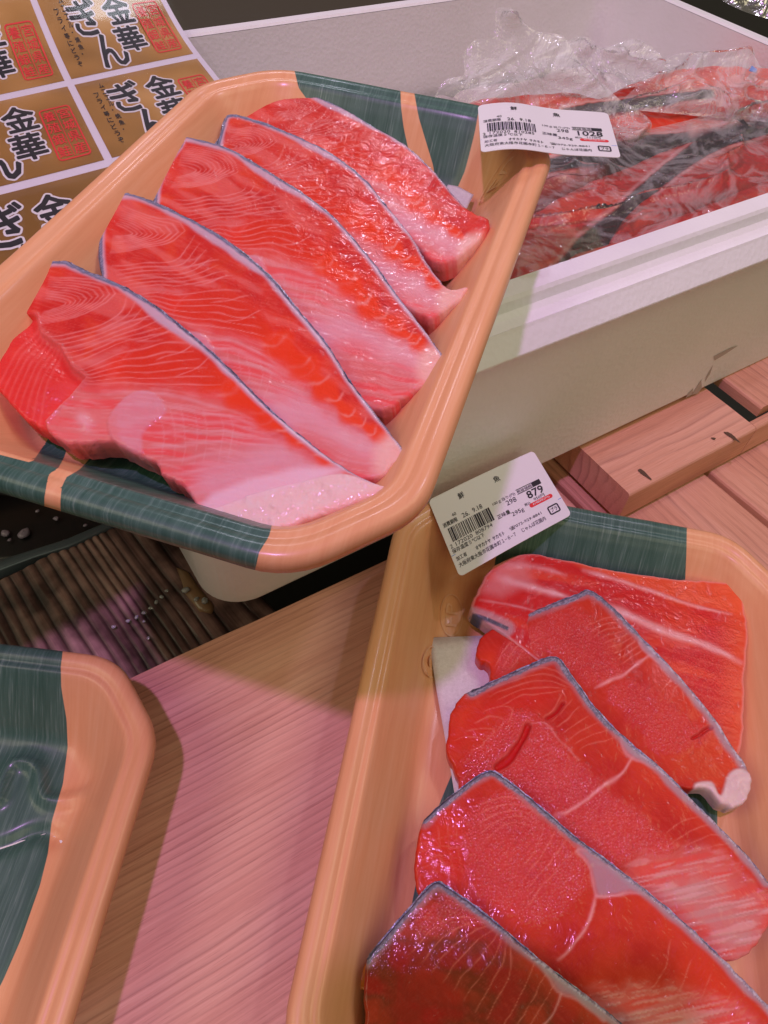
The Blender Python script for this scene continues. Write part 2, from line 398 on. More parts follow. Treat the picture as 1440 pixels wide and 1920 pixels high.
# blue grey metal strip and dark trough behind it
def strip(name,pts,z,T,mat,label,cat,seed=0,amp=.0):
    P=catmull(pts,5,False); V=[];n=len(P)
    L=np.array([at(p,z) for p in P]); 
    return L
def slabpx(name,poly,z,T,mat,label,cat,group=None,k=0,amp=.0008,parent=None):
    P=catmull(poly,k) if k else np.array(poly,float)
    top=np.array([at(p,z) for p in P]); c=top.mean(0); n=len(P)
    inner=c+(top-c)*.82; inner[:,2]=z+(vn(inner[:,0]*300,inner[:,1]*300,3)-.5)*amp
    top2=top.copy(); top2[:,2]-=min(T*.3,.001); bot=top.copy(); bot[:,2]=z-T
    V=np.vstack([inner,top2,bot,[c]]); V[-1,2]=z+amp*.3
    Fc=[[3*n,j,(j+1)%n] for j in range(n)]
    for r in (0,1): Fc+=[[r*n+j,(r+1)*n+j,(r+1)*n+(j+1)%n,r*n+(j+1)%n] for j in range(n)]
    a=P-P.mean(0)
    area=(P[:,0]*np.roll(P[:,1],-1)-np.roll(P[:,0],-1)*P[:,1]).sum()
    if area>0: Fc=[f[::-1] for f in Fc]
    o=mesh(name,V,Fc,mat,parent,True)
    if parent is None:
        setpivot(o,top.mean(0)-np.array([0,0,T])); tag(o,label,cat,group)
    return o
slabpx('drain_strip',[(-40,1062),(60,1030),(130,1008),(215,972),(240,965),(222,980),(130,1024),(60,1046),(-40,1084)],-.028,.006,simple('grey_metal',(.10,.13,.16),.35,Metallic=.5),'blue grey metal strip along the top of the wet board','metal strip')
brown=simple('wet_stone',(.22,.13,.06),.35,Coat_Weight=.4)
slabpx('stone_chunk',[(335,985),(400,990),(450,1060),(452,1095),(432,1118),(400,1112),(372,1062)],-.028,.02,brown,'wet brown stone beside the left end of the foam box','stone',k=0,amp=.006)
slabpx('stone_chunk',[(330,1062),(350,1068),(378,1105),(402,1135),(396,1150),(374,1148),(345,1112)],-.029,.012,simple('ochre_rock',(.30,.17,.085),.4,Coat_Weight=.4),'long ochre stone sliver between the wet board and the foam box','stone',k=0,amp=.003)
# ice bits / scales
M_ICE=NT('wet_ice').fin((.75,.78,.8),.15,Transmission_Weight=.6,Coat_Weight=.5)
def pebble(name,p,r,mat,label,cat,group,seed):
    rr=random.Random(seed); V=[];Fc=[]; nl,ns=7,9
    for i in range(nl):
        th=math.pi*i/(nl-1)
        for j in range(ns):
            ph=2*math.pi*j/ns; q=r*(1+.35*(rr.random()-.5))
            V.append((q*math.sin(th)*math.cos(ph)*1.25,q*math.sin(th)*math.sin(ph),q*math.cos(th)*.6))
    for i in range(nl-1):
        for j in range(ns): Fc.append([i*ns+j,(i+1)*ns+j,(i+1)*ns+(j+1)%ns,i*ns+(j+1)%ns])
    o=mesh(name,V,Fc,mat,None,True); o.location=p; o.rotation_euler=(0,0,rr.random()*6); tag(o,label,cat,group); return o
drops=[(348,1106,.0016),(368,1123,.0012),(383,1126,.0016),(213,1175,.0009),(240,1164,.0009),(256,1157,.0009),(270,1149,.0009),(282,1140,.0009),(293,1129,.0009),(303,1119,.0009),(312,1108,.0008),(278,1196,.0008),(270,1165,.0007)]
for i,(x,y,r) in enumerate(drops):
    big=i<3
    pebble('ice_bit',at((x,y),-.028+r*.3),r,M_ICE,('largest white ice bit at the lower end of the ochre stone sliver','small white ice bit in the middle of the ochre stone sliver','white ice bit at the left edge of the ochre stone sliver')[(1,2,0)[i]] if big else 'tiny water bead in the curved row on the wet dark board','ice bit' if big else 'water drop','ice bits by the foam box' if big else 'water beads on the wet board',i)
# things in the dark trough
for i,(x,y,r) in enumerate([(10,1000,.002),(45,1000,.0028),(105,972,.0014),(160,985,.001),(120,1015,.001),(70,958,.001),(18,1012,.0009),(165,950,.0008)]):
    pebble('fish_scale',at((x,y),-.045),r,simple('scale_purple',(.25,.2,.28),.25),('large pale purple fish scale in the dark gap at the left edge' if r>.0019 else 'tiny pale fish scale in the dark gap below the front tray'),'fish scale','fish scales in the dark gap',30+i)
slabpx('gap_shelf',[(-80,905),(60,930),(230,960),(200,1010),(60,1050),(-80,1060)],-.047,.004,simple('black_shelf',(.012,.01,.012),.3),'black shelf strip in the gap under the front tray','shelf')
# ------------------------------------------------------------------ foam box
def rrect(x0,x1,y0,y1,r,k=10,step=.006):
    pts=[]
    for cx,cy,a in ((x1-r,y1-r,0),(x0+r,y1-r,90),(x0+r,y0+r,180),(x1-r,y0+r,270)):
        for i in range(k+1): q=math.radians(a+90*i/k); pts.append((cx+r*math.cos(q),cy+r*math.sin(q)))
    return np.array(pts)
def densify(P,step):
    out=[]
    for i in range(len(P)):
        a=P[i];b=P[(i+1)%len(P)]; n=max(int(np.linalg.norm(b-a)/step),1)
        for j in range(n): out.append(a+(b-a)*j/n)
    return np.array(out)
def loopmesh(rings,close_in=False,close_out=False):
    n=len(rings[0]); V=np.concatenate(rings); Fc=[]
    for r in range(len(rings)-1):
        for j in range(n):
            k=(j+1)%n; Fc.append([r*n+j,r*n+k,(r+1)*n+k,(r+1)*n+j])
    if close_in: Fc.append([(len(rings)-1)*n+j for j in range(n)])
    if close_out: Fc.append([j for j in range(n)][::-1])
    return V,Fc
BX0,BX1,BY0,BY1=.030,.545,.1515,.492      # outer size at the rim lip
box=empty('foam_box',boxw((BX0+BX1)/2,(BY0+BY1)/2,0),'open white foam fish box with bagged salmon inside, right of the upper tray','foam box')
def box_rings(st,kcorner=.020):
    nref=None; rings=[]
    base=densify(rrect(BX0,BX1,BY0,BY1,kcorner,10),.0015)
    c=np.array([(BX0+BX1)/2,(BY0+BY1)/2]); hx=(BX1-BX0)/2; hy=(BY1-BY0)/2
    for ins,z in st:
        P=c+(base-c)*np.array([(hx-ins)/hx,(hy-ins)/hy])
        rings.append(np.array([boxw(p[0],p[1],z) for p in P]))
    return rings
wall=box_rings([(.016,.0005),(.0085,.0012),(.0065,.005),(.0035,.0955)])
V,Fc=loopmesh(wall,False,True); o=mesh('outer_wall',V,Fc,M_FOAM); child(o,box)
rim=box_rings([(.0036,.0950),(.0004,.0946),(0,.0962),(.0001,.0968),(.0062,.1035),(.0070,.1046),(.0078,.1040),(.0125,.1046),(.0148,.1062),(.0160,.1098),(.0172,.1112),(.0255,.1118),(.0268,.1105)])
lip=rim[1]; n_=len(lip); jag=(rng.random(n_)-.5)*.0011
rim[1][:,2]+=jag; rim[0][:,2]+=jag*.4
V,Fc=loopmesh(rim); o=mesh('rim',V,Fc,M_FOAM); child(o,box)
inner=box_rings([(.0269,.1103),(.0300,.020),(.036,.016)])
V,Fc=loopmesh(inner,True); o=mesh('inner_wall',V,Fc,M_FOAM); child(o,box)
# a scuffed dirty mark on the front wall
def scuff(poly,dy=.0):
    # intersect with the front wall plane of the box
    z0,z1=.005,.0955; y0,y1=BY0+.0065,BY0+.0035
    p0=boxw(.1,y0,z0); d1=EX; d2=boxw(0,y1-y0,z1-z0); n=unit(np.cross(d1,d2)); 
    if n[1]>0: n=-n
    P=[at(p,plane=(p0+n*.0002,n)) for p in poly]; return P
M_SC=simple('scuff_dirt',(.50,.43,.38),.8)
for poly in ([(1300,735),(1315,712),(1316,728),(1308,738),(1298,740)],[(1325,705),(1337,684),(1332,700),(1322,716)],[(1338,668),(1370,652),(1384,648),(1360,664),(1340,676)],[(1290,738),(1300,728),(1298,740),(1286,746)]):
    P=scuff(poly); o=mesh('scuff_mark',P,[list(range(len(P)))],M_SC); child(o,box)
# ------------------------------------------------------------------ trays
def tray_outline(W,L,c,r=.010,k=6):
    x,y=W/2,L/2
    P=[(x,-y+c*1.15),(x,y-c*1.15),(x-c,y),(-x+c,y),(-x,y-c*1.15),(-x,-y+c*1.15),(-x+c,-y),(x-c,-y)]
    return np.array(P,float)
def offset_poly(P,d):
    n=len(P); out=[]
    for i in range(n):
        a,b,c=P[i-1],P[i],P[(i+1)%n]; e1=unit(b-a);e2=unit(c-b); n1=np.array([-e1[1],e1[0]]);n2=np.array([-e2[1],e2[0]])
        m=unit(n1+n2); out.append(b+m*d/(m@n1))
    return np.array(out)
def round_poly(P,r,k=6,step=.0018,ref=None):
    n=len(P); arcs=[]
    for i in range(n):
        a,b,c=P[i-1],P[i],P[(i+1)%n]; e1=unit(a-b);e2=unit(c-b); ang=math.acos(np.clip(e1@e2,-1,1)); t=min(r/math.tan(ang/2),.45*min(np.linalg.norm(a-b),np.linalg.norm(c-b)))
        p0=b+e1*t;p1=b+e2*t
        for j in range(k+1): s=j/k; arcs.append((1-s)**2*p0+2*s*(1-s)*b+s*s*p1)
    return np.array(arcs)
def tray(label,org,ax,ay,az,W,L,greenfn,D=.024,emboss=None,inner_n=26,group='printed foam trays'):
    """org = centre of the rim plane"""
    base=tray_outline(W,L,.023)
    st=[(.0012,-.0055),(.0002,-.0045),(.0000,-.0022),(.0006,-.0006),(.0020,.0003),(.0038,.0004),(.0050,.0001),(.0060,-.0006),(.0067,-.0010),(.0074,-.0009),(.0083,-.0008),(.0093,-.0012),(.0104,-.0028)]
    for k in range(1,9): st.append((.0106+.0135*k/9,-.0026-(D-.006)*k/9))
    st+=[(.0248,-D+.0022),(.0265,-D+.0010),(.029,-D+.0002),(.032,-D)]
    R0=round_poly(base,.024); cnt=None
    # densify in a common parameter
    seglen=[max(int(np.linalg.norm(R0[(i+1)%len(R0)]-R0[i])/.0022),1) for i in range(len(R0))]
    def ring(ins):
        q=round_poly(offset_poly(base,ins),max(.024-ins*.45,.006)); out=[]
        for i in range(len(q)):
            a=q[i];b=q[(i+1)%len(q)]
            for j in range(seglen[i]): out.append(a+(b-a)*j/seglen[i])
        return np.array(out)
    rings=[];
    for ins,h in st:
        q=ring(ins); rings.append(np.column_stack([q,np.full(len(q),h)]))
    last=ring(.032); c=np.zeros(2)
    # collapse to a spine along the long axis
    for k in range(1,inner_n+1):
        s=1-k/inner_n; q=last.copy(); q[:,0]*=s; spine=np.clip(last[:,1],-(L/2-W/2),(L/2-W/2)); q[:,1]=spine+(last[:,1]-spine)*s
        rings.append(np.column_stack([q,np.full(len(q),-D)]))
    n=len(rings[0])
    V,Fc=loopmesh(rings); Fc=[f for f in Fc]
    V=V.copy(); xy=V[:,:2]
    V[:,2]+= (fbm(xy[:,0]*40+9,xy[:,1]*40,5)-.5)*.0006
    if emboss is not None: V[:,2]+=emboss(xy,V[:,2],D)
    Wd=org+V[:,:1]*ax+V[:,1:2]*ay+V[:,2:3]*az
    g=greenfn(proj(Wd),xy)
    root=mesh('foam_tray',V,Fc,M_TRAY,None,True,{'green':g})
    mt=Matrix([[ax[i],ay[i],az[i],org[i]] for i in range(3)]+[[0,0,0,1]]); root.matrix_world=mt
    tag(root,label,'food tray',group)
    # white foam underside
    us=[(.0012,-.0055),(.0025,-.0050),(.0085,-.0050)]+[(.0112+.0135*k/6,-.006-(D-.006)*k/6) for k in range(7)]+[(.030,-D-.0024)]
    rg=[]
    for ins,h in us: q=ring(ins); rg.append(np.column_stack([q,np.full(len(q),h)]))
    V2,F2=loopmesh(rg,True); F2=[f[::-1] for f in F2]
    u=mesh('underside',V2,F2,M_FOAM,root,True); return root
# logo embossing
def oval(cx,cy,a,b,ang,xy):
    q=math.radians(ang); X=(xy[:,0]-cx)*math.cos(q)+(xy[:,1]-cy)*math.sin(q); Y=-(xy[:,0]-cx)*math.sin(q)+(xy[:,1]-cy)*math.cos(q)
    return np.hypot(X/a,Y/b)
n1=unit((-.0218,-.0466,.99867))
def tr1(p): return at(p,plane=(CAM-n1*.132,n1))
c0,c1,c2,c3=[tr1(p) for p in ((425.8,104),(1061.4,227.3),(731.1,1138),(-338.7,797))]
T1o=(c0+c1+c2+c3)/4; T1y=unit((c0+c1)/2-(c2+c3)/2); T1x=unit(np.cross(T1y,n1)); T1W=np.linalg.norm(c0-c1); T1L=np.linalg.norm(c1-c2)
def U(*ds): # union of sdfs
    r=ds[0]
    for d in ds[1:]: r=np.maximum(r,d)
    return r
G1=[[(552,60),(552,132),(560,165),(600,220),(700,300),(780,330),(768,290),(757,240),(752,200),(751,172),(750,60)],
    [(777,60),(777,176),(785,220),(800,270),(812,310),(826,400),(850,370),(872,320),(890,250),(899,200),(899,60)],
    [(-300,700),(-100,780),(-10,850),(60,868),(92,820),(124,830),(124,850),(108,880),(92,888),(88,905),(83,935),(84,990),(-300,1000)],
    [(184,835),(170,858),(150,880),(124,895),(115,915),(113,945),(120,1050),(470,1100),(480,1062),(486,1035),(505,1005),(520,940),(400,800),(260,780)]]
def green1(px,xy): return U(*[sdf(px,catmull(g,3) if 0 else np.array(g,float)) for g in G1])
def emb1(xy,z,D):
    f=(z<-.006)
    r=0
    for (cx,cy) in ((.052,.055),(.044,.036)):
        q=oval(cx,cy,.011,.0055,55,xy); r=r+.0006*np.exp(-((q-1)/.10)**2)+.0004*np.exp(-((q-.55)/.12)**2)
    return r*f
T1t=tray('printed foam tray resting on the foam box with five pink banded salmon slices',T1o,T1x,T1y,n1,T1W,T1L,green1,emboss=emb1)
# tray 3 (empty, bottom left)
def frame_from(corner_px,z,edge_a,edge_b,W,L,right=True):
    c=at(corner_px,z); a=at(edge_a,z); b=at(edge_b,z); ay=unit(a-b); ay[2]=0; ay=unit(ay); ax=np.array([ay[1],-ay[0],0]); return c,ax,ay
TW,TL=.149,.232
Z3=.031
r3=at((290,1400),Z3); s3=at((130,1920),Z3); ay=unit(r3-s3); ax=np.array([ay[1],-ay[0],0.])
topy=at((120,1217),Z3)@ay; rx=r3@ax
T3o=ax*(rx-TW/2)+ay*(topy-TL/2)+np.array([0,0,Z3])
G3=[(-900,1000),(120,1000),(118,1218),(114,1250),(115,1290),(125,1350),(127,1400),(118,1470),(97,1540),(90,1600),(75,1660),(40,1760),(5,1840),(-60,1960),(-900,1960)]
def green3(px,xy): return sdf(px,np.array(G3,float))
def emb3(xy,z,D):
    # raised S-shaped rib pattern on the floor, traced then kept in tray coordinates
    f=sm(-D+.010,-D+.002,z)
    curves=[[(0,1500),(10,1455),(30,1430),(60,1432),(75,1450),(78,1480),(85,1497),(100,1502),(140,1500),(165,1490)],
            [(-10,1590),(20,1580),(60,1562),(90,1562),(110,1575)]]
    r=np.zeros(len(xy)); 
    for ci,cv in enumerate(curves):
        W_=np.array([at(p,Z3-D) for p in cv]); loc=np.stack([(W_-T3o)@ax,(W_-T3o)@ay],-1)
        d,_=dist(xy,catmull(loc,5,False)); r+= (.0026 if ci==0 else -.0024)*np.exp(-(d/.0022)**2)
    return r*f
T3=tray('empty foam tray with green centre and orange edges at the lower left of the stand',T3o,ax,ay,np.array([0,0,1.]),TW,TL,green3,emboss=emb3,inner_n=44)
# tray 2 (right)
Z2=.034
r2=at((745,960),Z2); s2=at((545,1850),Z2); ay2=unit(r2-s2); ay2[2]=0; ax2=np.array([ay2[1],-ay2[0],0.])
rx=r2@ax2; topy=at((1175,965),Z2)@ay2
TW2=.167
T2o=ax2*(rx+TW2/2)+ay2*(topy-TL/2)+np.array([0,0,Z2])
G2=[[(1000,800),(1289,800),(1288,985),(1287,1040),(1285,1085),(1280,1140),(1150,1200),(1000,1150),(920,1110),(930,1040),(1000,960)],
    [(1060,1200),(930,1350),(852,1440),(835,1480),(815,1530),(790,1610),(775,1680),(760,1760),(900,1900),(1100,1700)],
    [(1290,1450),(1345,1500),(1345,1560),(1335,1640),(1200,1600)]]
def green2(px,xy): return U(*[sdf(px,np.array(g,float)) for g in G2])
def emb2(xy,z,D):
    f=(z<-.004); r=0
    for p,a in (((850,1140),80),((835,1215),75)):
        q=at(p,.022); cx=(q-T2o)@ax2; cy=(q-T2o)@ay2
        o=oval(cx,cy,.0085,.0042,a,xy); r=r+.0006*np.exp(-((o-1)/.12)**2)+.0004*np.exp(-((o-.5)/.14)**2)
    return r*f
T2=tray('printed foam tray at the lower right holding five deep red salmon slices',T2o,ax2,ay2,np.array([0,0,1.]),TW2,TL,green2,emboss=emb2)
PROF=[(.0000,-.001),(.0104,-.0028),(.0241,-.0188),(.0248,-.0218),(.0265,-.0230),(.029,-.0238),(.032,-.024),(.2,-.024)]
def emb_mark(tray_,o,ax_,ay_,az_,W,L,px_,hd,sc_,words):
    q=at(px_,plane=(o-az_*.018,az_)); cx,cy=(q-o)@ax_,(q-o)@ay_; base=tray_outline(W,L,.023); V=[];Fc=[]
    def put(P2,F2):
        b=len(V); a_=math.radians(hd)
        X=cx+P2[:,0]*math.cos(a_)-P2[:,1]*math.sin(a_); Y=cy+P2[:,0]*math.sin(a_)+P2[:,1]*math.cos(a_)
        ins,_=dist(np.stack([X,Y],-1),base,True); z=np.interp(ins,[p[0] for p in PROF],[p[1] for p in PROF])+.00042
        V.extend(np.column_stack([X,Y,z]).tolist()); Fc.extend([[i+b for i in f] for f in F2])
    for k in (1.0,.62):
        t_=np.linspace(0,2*math.pi,49)[:-1]; A=np.stack([.011*sc_*k*np.cos(t_),.0052*sc_*k*np.sin(t_)],-1); B=A*(1-.07/k)
        if k<1 and words: continue
        put(np.vstack([A,B]),[[i,(i+1)%48,48+(i+1)%48,48+i] for i in range(48)])
    if words:
        G_,GF=glyph(words,0.0); lo,hi=G_.min(0),G_.max(0); G_=(G_-(lo+hi)/2)/(hi-lo)*np.array([.012,.0052])*sc_; put(G_,GF)
    m=mesh('embossed_mark',V,Fc,M_EMB,tray_); return m
M_EMB=simple('embossed_foam',(.80,.44,.24),.35,Coat_Weight=.4)
emb_mark(T2,T2o,ax2,ay2,np.array([0,0,1.]),TW2,TL,(850,1140),95,.95,'FP')
emb_mark(T2,T2o,ax2,ay2,np.array([0,0,1.]),TW2,TL,(826,1225),62,.95,'')
emb_mark(T1t,T1o,T1x,T1y,n1,T1W,T1L,(935,368),55,.9,'FP')
# ------------------------------------------------------------------ slabs of fish
def inbox(T):
    X=np.clip(T@EX,BX0+.030,BX1-.030); Y=np.clip(T@EY,BY0+.0285,BY1-.0285); return X[:,None]*EX+Y[:,None]*EY+np.array([0,0,1.])*T[:,2:3]
def slab(name,outline,plane,sp,thick,paint,mat,k=5,rnd=.0011,side=None,parent=None,lump=.00045,seed=0,box_=False):
    px=catmull(outline,k); W=atv(px,plane); p0,n=plane
    a=unit(np.cross([0,1,0.],n)); b=np.cross(n,a); c=W.mean(0)
    O=np.stack([(W-c)@a,(W-c)@b],-1)
    jx=O+ (np.stack([vn(O[:,0]*700,O[:,1]*700,seed),vn(O[:,0]*700+50,O[:,1]*700,seed+3)],-1)-.5)*.0008
    O=jx
    x0,y0=O.min(0)-sp; x1,y1=O.max(0)+sp; nx=int((x1-x0)/sp)+2; ny=int((y1-y0)/sp)+2
    X,Y=np.meshgrid(x0+np.arange(nx)*sp,y0+np.arange(ny)*sp,indexing='ij'); G=np.stack([X.ravel(),Y.ravel()],-1)
    idx=np.arange(nx*ny).reshape(nx,ny)
    cells=np.stack([idx[:-1,:-1],idx[1:,:-1],idx[1:,1:],idx[:-1,1:]],-1).reshape(-1,4)
    cc=G[cells[:,0]]+sp/2; cells=cells[inside(cc,O)]
    used,inv=np.unique(cells,return_inverse=True); cells=inv.reshape(-1,4); G=G[used]
    cnt=np.bincount(cells.ravel(),minlength=len(G)); bd=cnt<4
    d,N=dist(G[bd],O,True,True); G[bd]=N
    d,_=dist(G,O,True)
    PX=proj(c+G[:,:1]*a+G[:,1:2]*b)
    col,dz,gr=paint(PX,d)
    e=np.clip(d/rnd,0,1); h=-rnd*.8*(1-np.sqrt(np.clip(1-(1-e)**2,0,1)))
    h+= (fbm(G[:,0]*70+seed,G[:,1]*70,seed,3)-.5)*2*lump + dz
    T=c+G[:,:1]*a+G[:,1:2]*b+h[:,None]*n
    if box_: T=inbox(T)
    # boundary edges -> skirt
    E_=np.concatenate([cells[:,[0,1]],cells[:,[1,2]],cells[:,[2,3]],cells[:,[3,0]]])
    key=np.sort(E_,1); u,ii,ct=np.unique(key,axis=0,return_index=True,return_counts=True)
    be=E_[ii[ct==1]]
    bv,binv=np.unique(be,return_inverse=True); be2=binv.reshape(-1,2); nb=len(bv); n0=len(T)
    m=T[bv]+ (-n*thick*.45); lo=T[bv]-n*thick
    V=np.vstack([T,m,lo])
    q1=np.column_stack([be[:,1],be[:,0],n0+be2[:,0],n0+be2[:,1]]); q2=np.column_stack([n0+be2[:,1],n0+be2[:,0],n0+nb+be2[:,0],n0+nb+be2[:,1]])
    cs=col[bv]*(.92 if side is None else 1); 
    if side is not None: cs=cs*.35+np.array(side)*.65
    colA=np.vstack([col,cs,cs]); grA=np.concatenate([gr,np.zeros(2*nb)])
    o=mesh(name,V,np.vstack([cells,q1,q2]),mat,parent,True,{'paint':colA,'grain':grA})
    return o,(c,a,b,n)
def mixc(c,m,t): return c*(1-m[:,None])+np.array(t)*m[:,None]
def resamp(P,n=14):
    P=catmull(P,6,False); s=np.concatenate([[0],np.cumsum(np.linalg.norm(np.diff(P,axis=0),axis=1))]); t=np.linspace(0,s[-1],n)
    return np.stack([np.interp(t,s,P[:,0]),np.interp(t,s,P[:,1])],-1)
def fam(A,B,n):
    A=resamp(A);B=resamp(B); return [A+(B-A)*i/(n-1) for i in range(n)]
def line(c,dz,P,L,w,col,s=1.0,ridge=.0,seed=0):
    lo=L.min(0)-w*5;hi=L.max(0)+w*5; m=((P>lo)&(P<hi)).all(1)
    if not m.any(): return c
    d,t=dist(P[m],L); ww=w*(.55+.9*vn(t*9,t*0+seed*1.3,seed)); k=np.exp(-(d/ww)**2)*s*(.45+.55*sm(0,.12,t)*sm(0,.12,1-t))*(.6+.4*vn(P[m][:,0]*.08,P[m][:,1]*.08,seed+4))
    c[m]=mixc(c[m],np.clip(k,0,1),col); dz[m]+=ridge*k; return c
RED=(.66,.036,.026); DEEP=(.55,.014,.012); ORG=(.76,.075,.024); PINK=(.74,.190,.175); PALE=(.80,.42,.43); WHT=(.84,.66,.66); LINE=(.88,.34,.31); FAT=(.56,.42,.50); SK=(.15,.16,.24)
def simil(a,b,A,B):       # similarity taking segment AB (photo px of this slice) to ab (px of the reference slice)
    z=complex(*(np.array(b)-a))/complex(*(np.array(B)-A))
    def f(P):
        w=(P[:,0]-A[0])+1j*(P[:,1]-A[1]); w=w*z+complex(*a); return np.stack([w.real,w.imag],-1)
    return f,abs(z)
L1=lambda *p: np.array(p,float)
SREF=((85,490),(730,915))
FAMS_S=[fam([(95,520),(173,523),(217,540),(203,565),(150,592),(75,612)],[(85,560),(108,562),(125,568),(108,576),(95,581),(83,584)],10),
        fam([(238,556),(222,592),(170,618),(85,636)],[(335,622),(275,632),(200,655),(130,680)],7),
        fam([(350,640),(300,646),(220,668),(150,690)],[(415,722),(340,722),(250,720),(165,716)],6),fam([(300,590),(262,600),(225,610)],[(395,668),(370,690),(330,705)],4)]
FLAP_S=fam([(75,600),(42,645),(15,690),(-10,740)],[(112,650),(95,700),(78,750),(66,800)],8)
PINK_S=fam([(205,738),(300,742),(400,760),(480,792)],[(330,915),(400,905),(470,888),(560,878)],8)
def paintS(skin,ref,seed,first=False,flapx=None):
    f,sca=simil(SREF[0],SREF[1],ref[0],ref[1])
    SKL=catmull(skin,5,False)
    def paint(PX,d):
        P=f(PX); P0=P.copy(); wx=(fbm(P[:,0]*.013+seed,P[:,1]*.013,seed,2)-.5)*26; wy=(fbm(P[:,0]*.013,P[:,1]*.013+9,seed+5,2)-.5)*26
        k_=1.0 if not first else .5
        P=P+np.stack([wx,wy],-1)*k_
        n=len(P); c=np.tile(np.array(RED),(n,1)); dz=np.zeros(n); g=np.zeros(n)
        v=fbm(P[:,0]*.03,P[:,1]*.03,seed+1); c=mixc(c,sm(.45,.75,v)*.6,DEEP); c=mixc(c,sm(.5,.8,1-v)*.5,ORG)
        fine=fbm(P[:,0]*.25,P[:,1]*.25,seed+2); c=mixc(c,sm(.55,.85,fine)*.06,LINE)
        tn=vn(P[:,0]*.012+P[:,1]*.02,(P[:,1]-.35*P[:,0])*.06,seed+31); c=mixc(c,sm(.5,.8,tn)*.40,(.80,.20,.17)); c=mixc(c,sm(.5,.2,tn)*.35,(.50,.008,.012))
        # saturated band in the middle
        d1,_=dist(P,L1((230,690),(330,690),(430,730),(500,780))); c=mixc(c,np.exp(-(d1/38)**2)*.85,(.80,.035,.014))
        # pink belly zone below the boundary
        bl=L1((130,705),(187,723),(300,724),(417,738),(470,775),(520,815),(575,852),(640,882),(700,905),(760,1100),(200,1100),(60,830),(60,760))
        sd=sdf(P,bl)+ (fbm(P[:,0]*.05,P[:,1]*.05,seed+9)-.5)*26; m=sm(-24,38,sd); c=mixc(c,m*.80,PINK)
        # red streaks between pale lines
        st=vn(P[:,0]*.010+seed,(P[:,1]-.12*P[:,0])*.085,seed+3); c=mixc(c,m*sm(.42,.60,st)*.85,(.80,.085,.085))
        st=vn(P[:,0]*.03+seed,(P[:,1]-.12*P[:,0])*.33,seed+13); c=mixc(c,m*sm(.50,.80,st)*.28,(.82,.42,.42)); dz+=.00018*m*st
        fb=vn(P[:,0]*.05+P[:,1]*.02,(P[:,1]-.25*P[:,0])*.5,seed+15); c=mixc(c,(1-m)*sm(.55,.85,fb)*.22,(.86,.16,.12)); dz+=.00012*(1-m)*fb
        for i,L in enumerate(PINK_S): c=line(c,dz,P,L,3.4,PALE,.42,.00012,seed+i)
        # pale lilac lower right
        d2,_=dist(P,L1((400,905),(520,860),(600,885),(660,905))); c=mixc(c,np.exp(-(d2/40)**2)*.85*m,(.74,.34,.38))
        d2,_=dist(P,L1((600,890),(680,905))); c=mixc(c,np.exp(-(d2/22)**2)*.6*m,PALE)
        # orange spots under the skin in scallops
        d3,t3=dist(P,L1((405,712),(480,762),(545,812),(610,852),(672,888))); w3=34*(1-.55*t3)*(.8+.35*np.sin(t3*30+seed)); c=mixc(c,np.exp(-(d3/w3)**4)*.95,(.82,.055,.014))
        for i,t in enumerate((.10,.30,.47,.62,.74,.84,.92)):
            x=405+267*t; y=712+178*t+6; c=line(c,dz,P,catmull([(x+20-8*t,y-20+6*t),(x+6,y+2),(x-24+14*t,y+6-4*t)],4,False),4.2-2.2*t,(.84,.27,.22),.75,0,seed+i)
        # big lobes with pale contours
        for L,cc in (([(250,668),(330,640),(395,672),(424,716),(380,728),(300,712),(235,712)],(.68,.034,.014)),([(425,722),(470,735),(505,775),(480,790),(440,768)],(.80,.045,.012))):
            e=sdf(P,catmull(L,5)); c=mixc(c,sm(-16,16,e)*.75,cc); c=mixc(c,np.exp(-((e+6)/2.5)**2)*.10*sm(.4,.6,vn(P[:,0]*.02,P[:,1]*.02,seed)),LINE)
        for F_ in FAMS_S:
            for i,L in enumerate(F_): c=line(c,dz,P,L,1.25,LINE,.52,.00012,seed+i)
        for L,w_ in (([(143,680),(190,670),(240,656)],8),([(215,600),(262,590)],3),([(180,625),(250,603),(285,600)],2.5),([(120,655),(200,640),(300,640)],2)):
            c=line(c,dz,P,catmull(L,4,False),w_,PINK,.7,.0001,seed)
        # membrane patch
        mp=sdf(P,catmull([(200,787),(233,747),(283,735),(320,773),(292,795),(267,817),(262,850),(213,832)],4)); mm=sm(-2,5,mp); c=mixc(c,mm*.5,(.70,.34,.40)); dz+=.0004*mm
        # thin vertical sinews
        for i in range(7): x=300+i*22+4*math.sin(i*3); c=line(c,dz,P,catmull([(x,760+i*3),(x+6,810),(x-2,870)],4,False),1.3,PALE,.25,0,seed+i)
        if first:
            fl=L1((68,592),(76,625),(112,650),(135,690),(160,708),(135,740),(85,790)); d4,_=dist(P0,fl); left=sdf(P0,L1((68,592),(76,625),(112,650),(135,690),(160,708),(135,740),(85,790),(90,860),(-200,860),(-200,560),(20,585)))
            ml=sm(-3,3,left); c=mixc(c,ml*.8,(.74,.035,.03))
            for i,L in enumerate(FLAP_S): c=line(c,dz,P0,L,2.2,(.82,.15,.13),.5,.0003,seed+i)
            dz+= -.0022*ml*sm(60,0,left)+.0008*np.exp(-(d4/7)**2); c=mixc(c,np.exp(-(d4/5)**2)*.5,PINK)
            lo=sdf(P0,L1((60,830),(110,775),(170,745),(225,790),(240,850),(120,850))); c=mixc(c,sm(-15,15,lo)*.6*sm(.35,.6,fbm(P0[:,0]*.06,P0[:,1]*.06,3)),PINK)
            d5,_=dist(P0,L1((155,788),(162,795))); c=mixc(c,np.exp(-(d5/14)**2)*.7,PALE); dz+=.0008*np.exp(-(d5/12)**2)
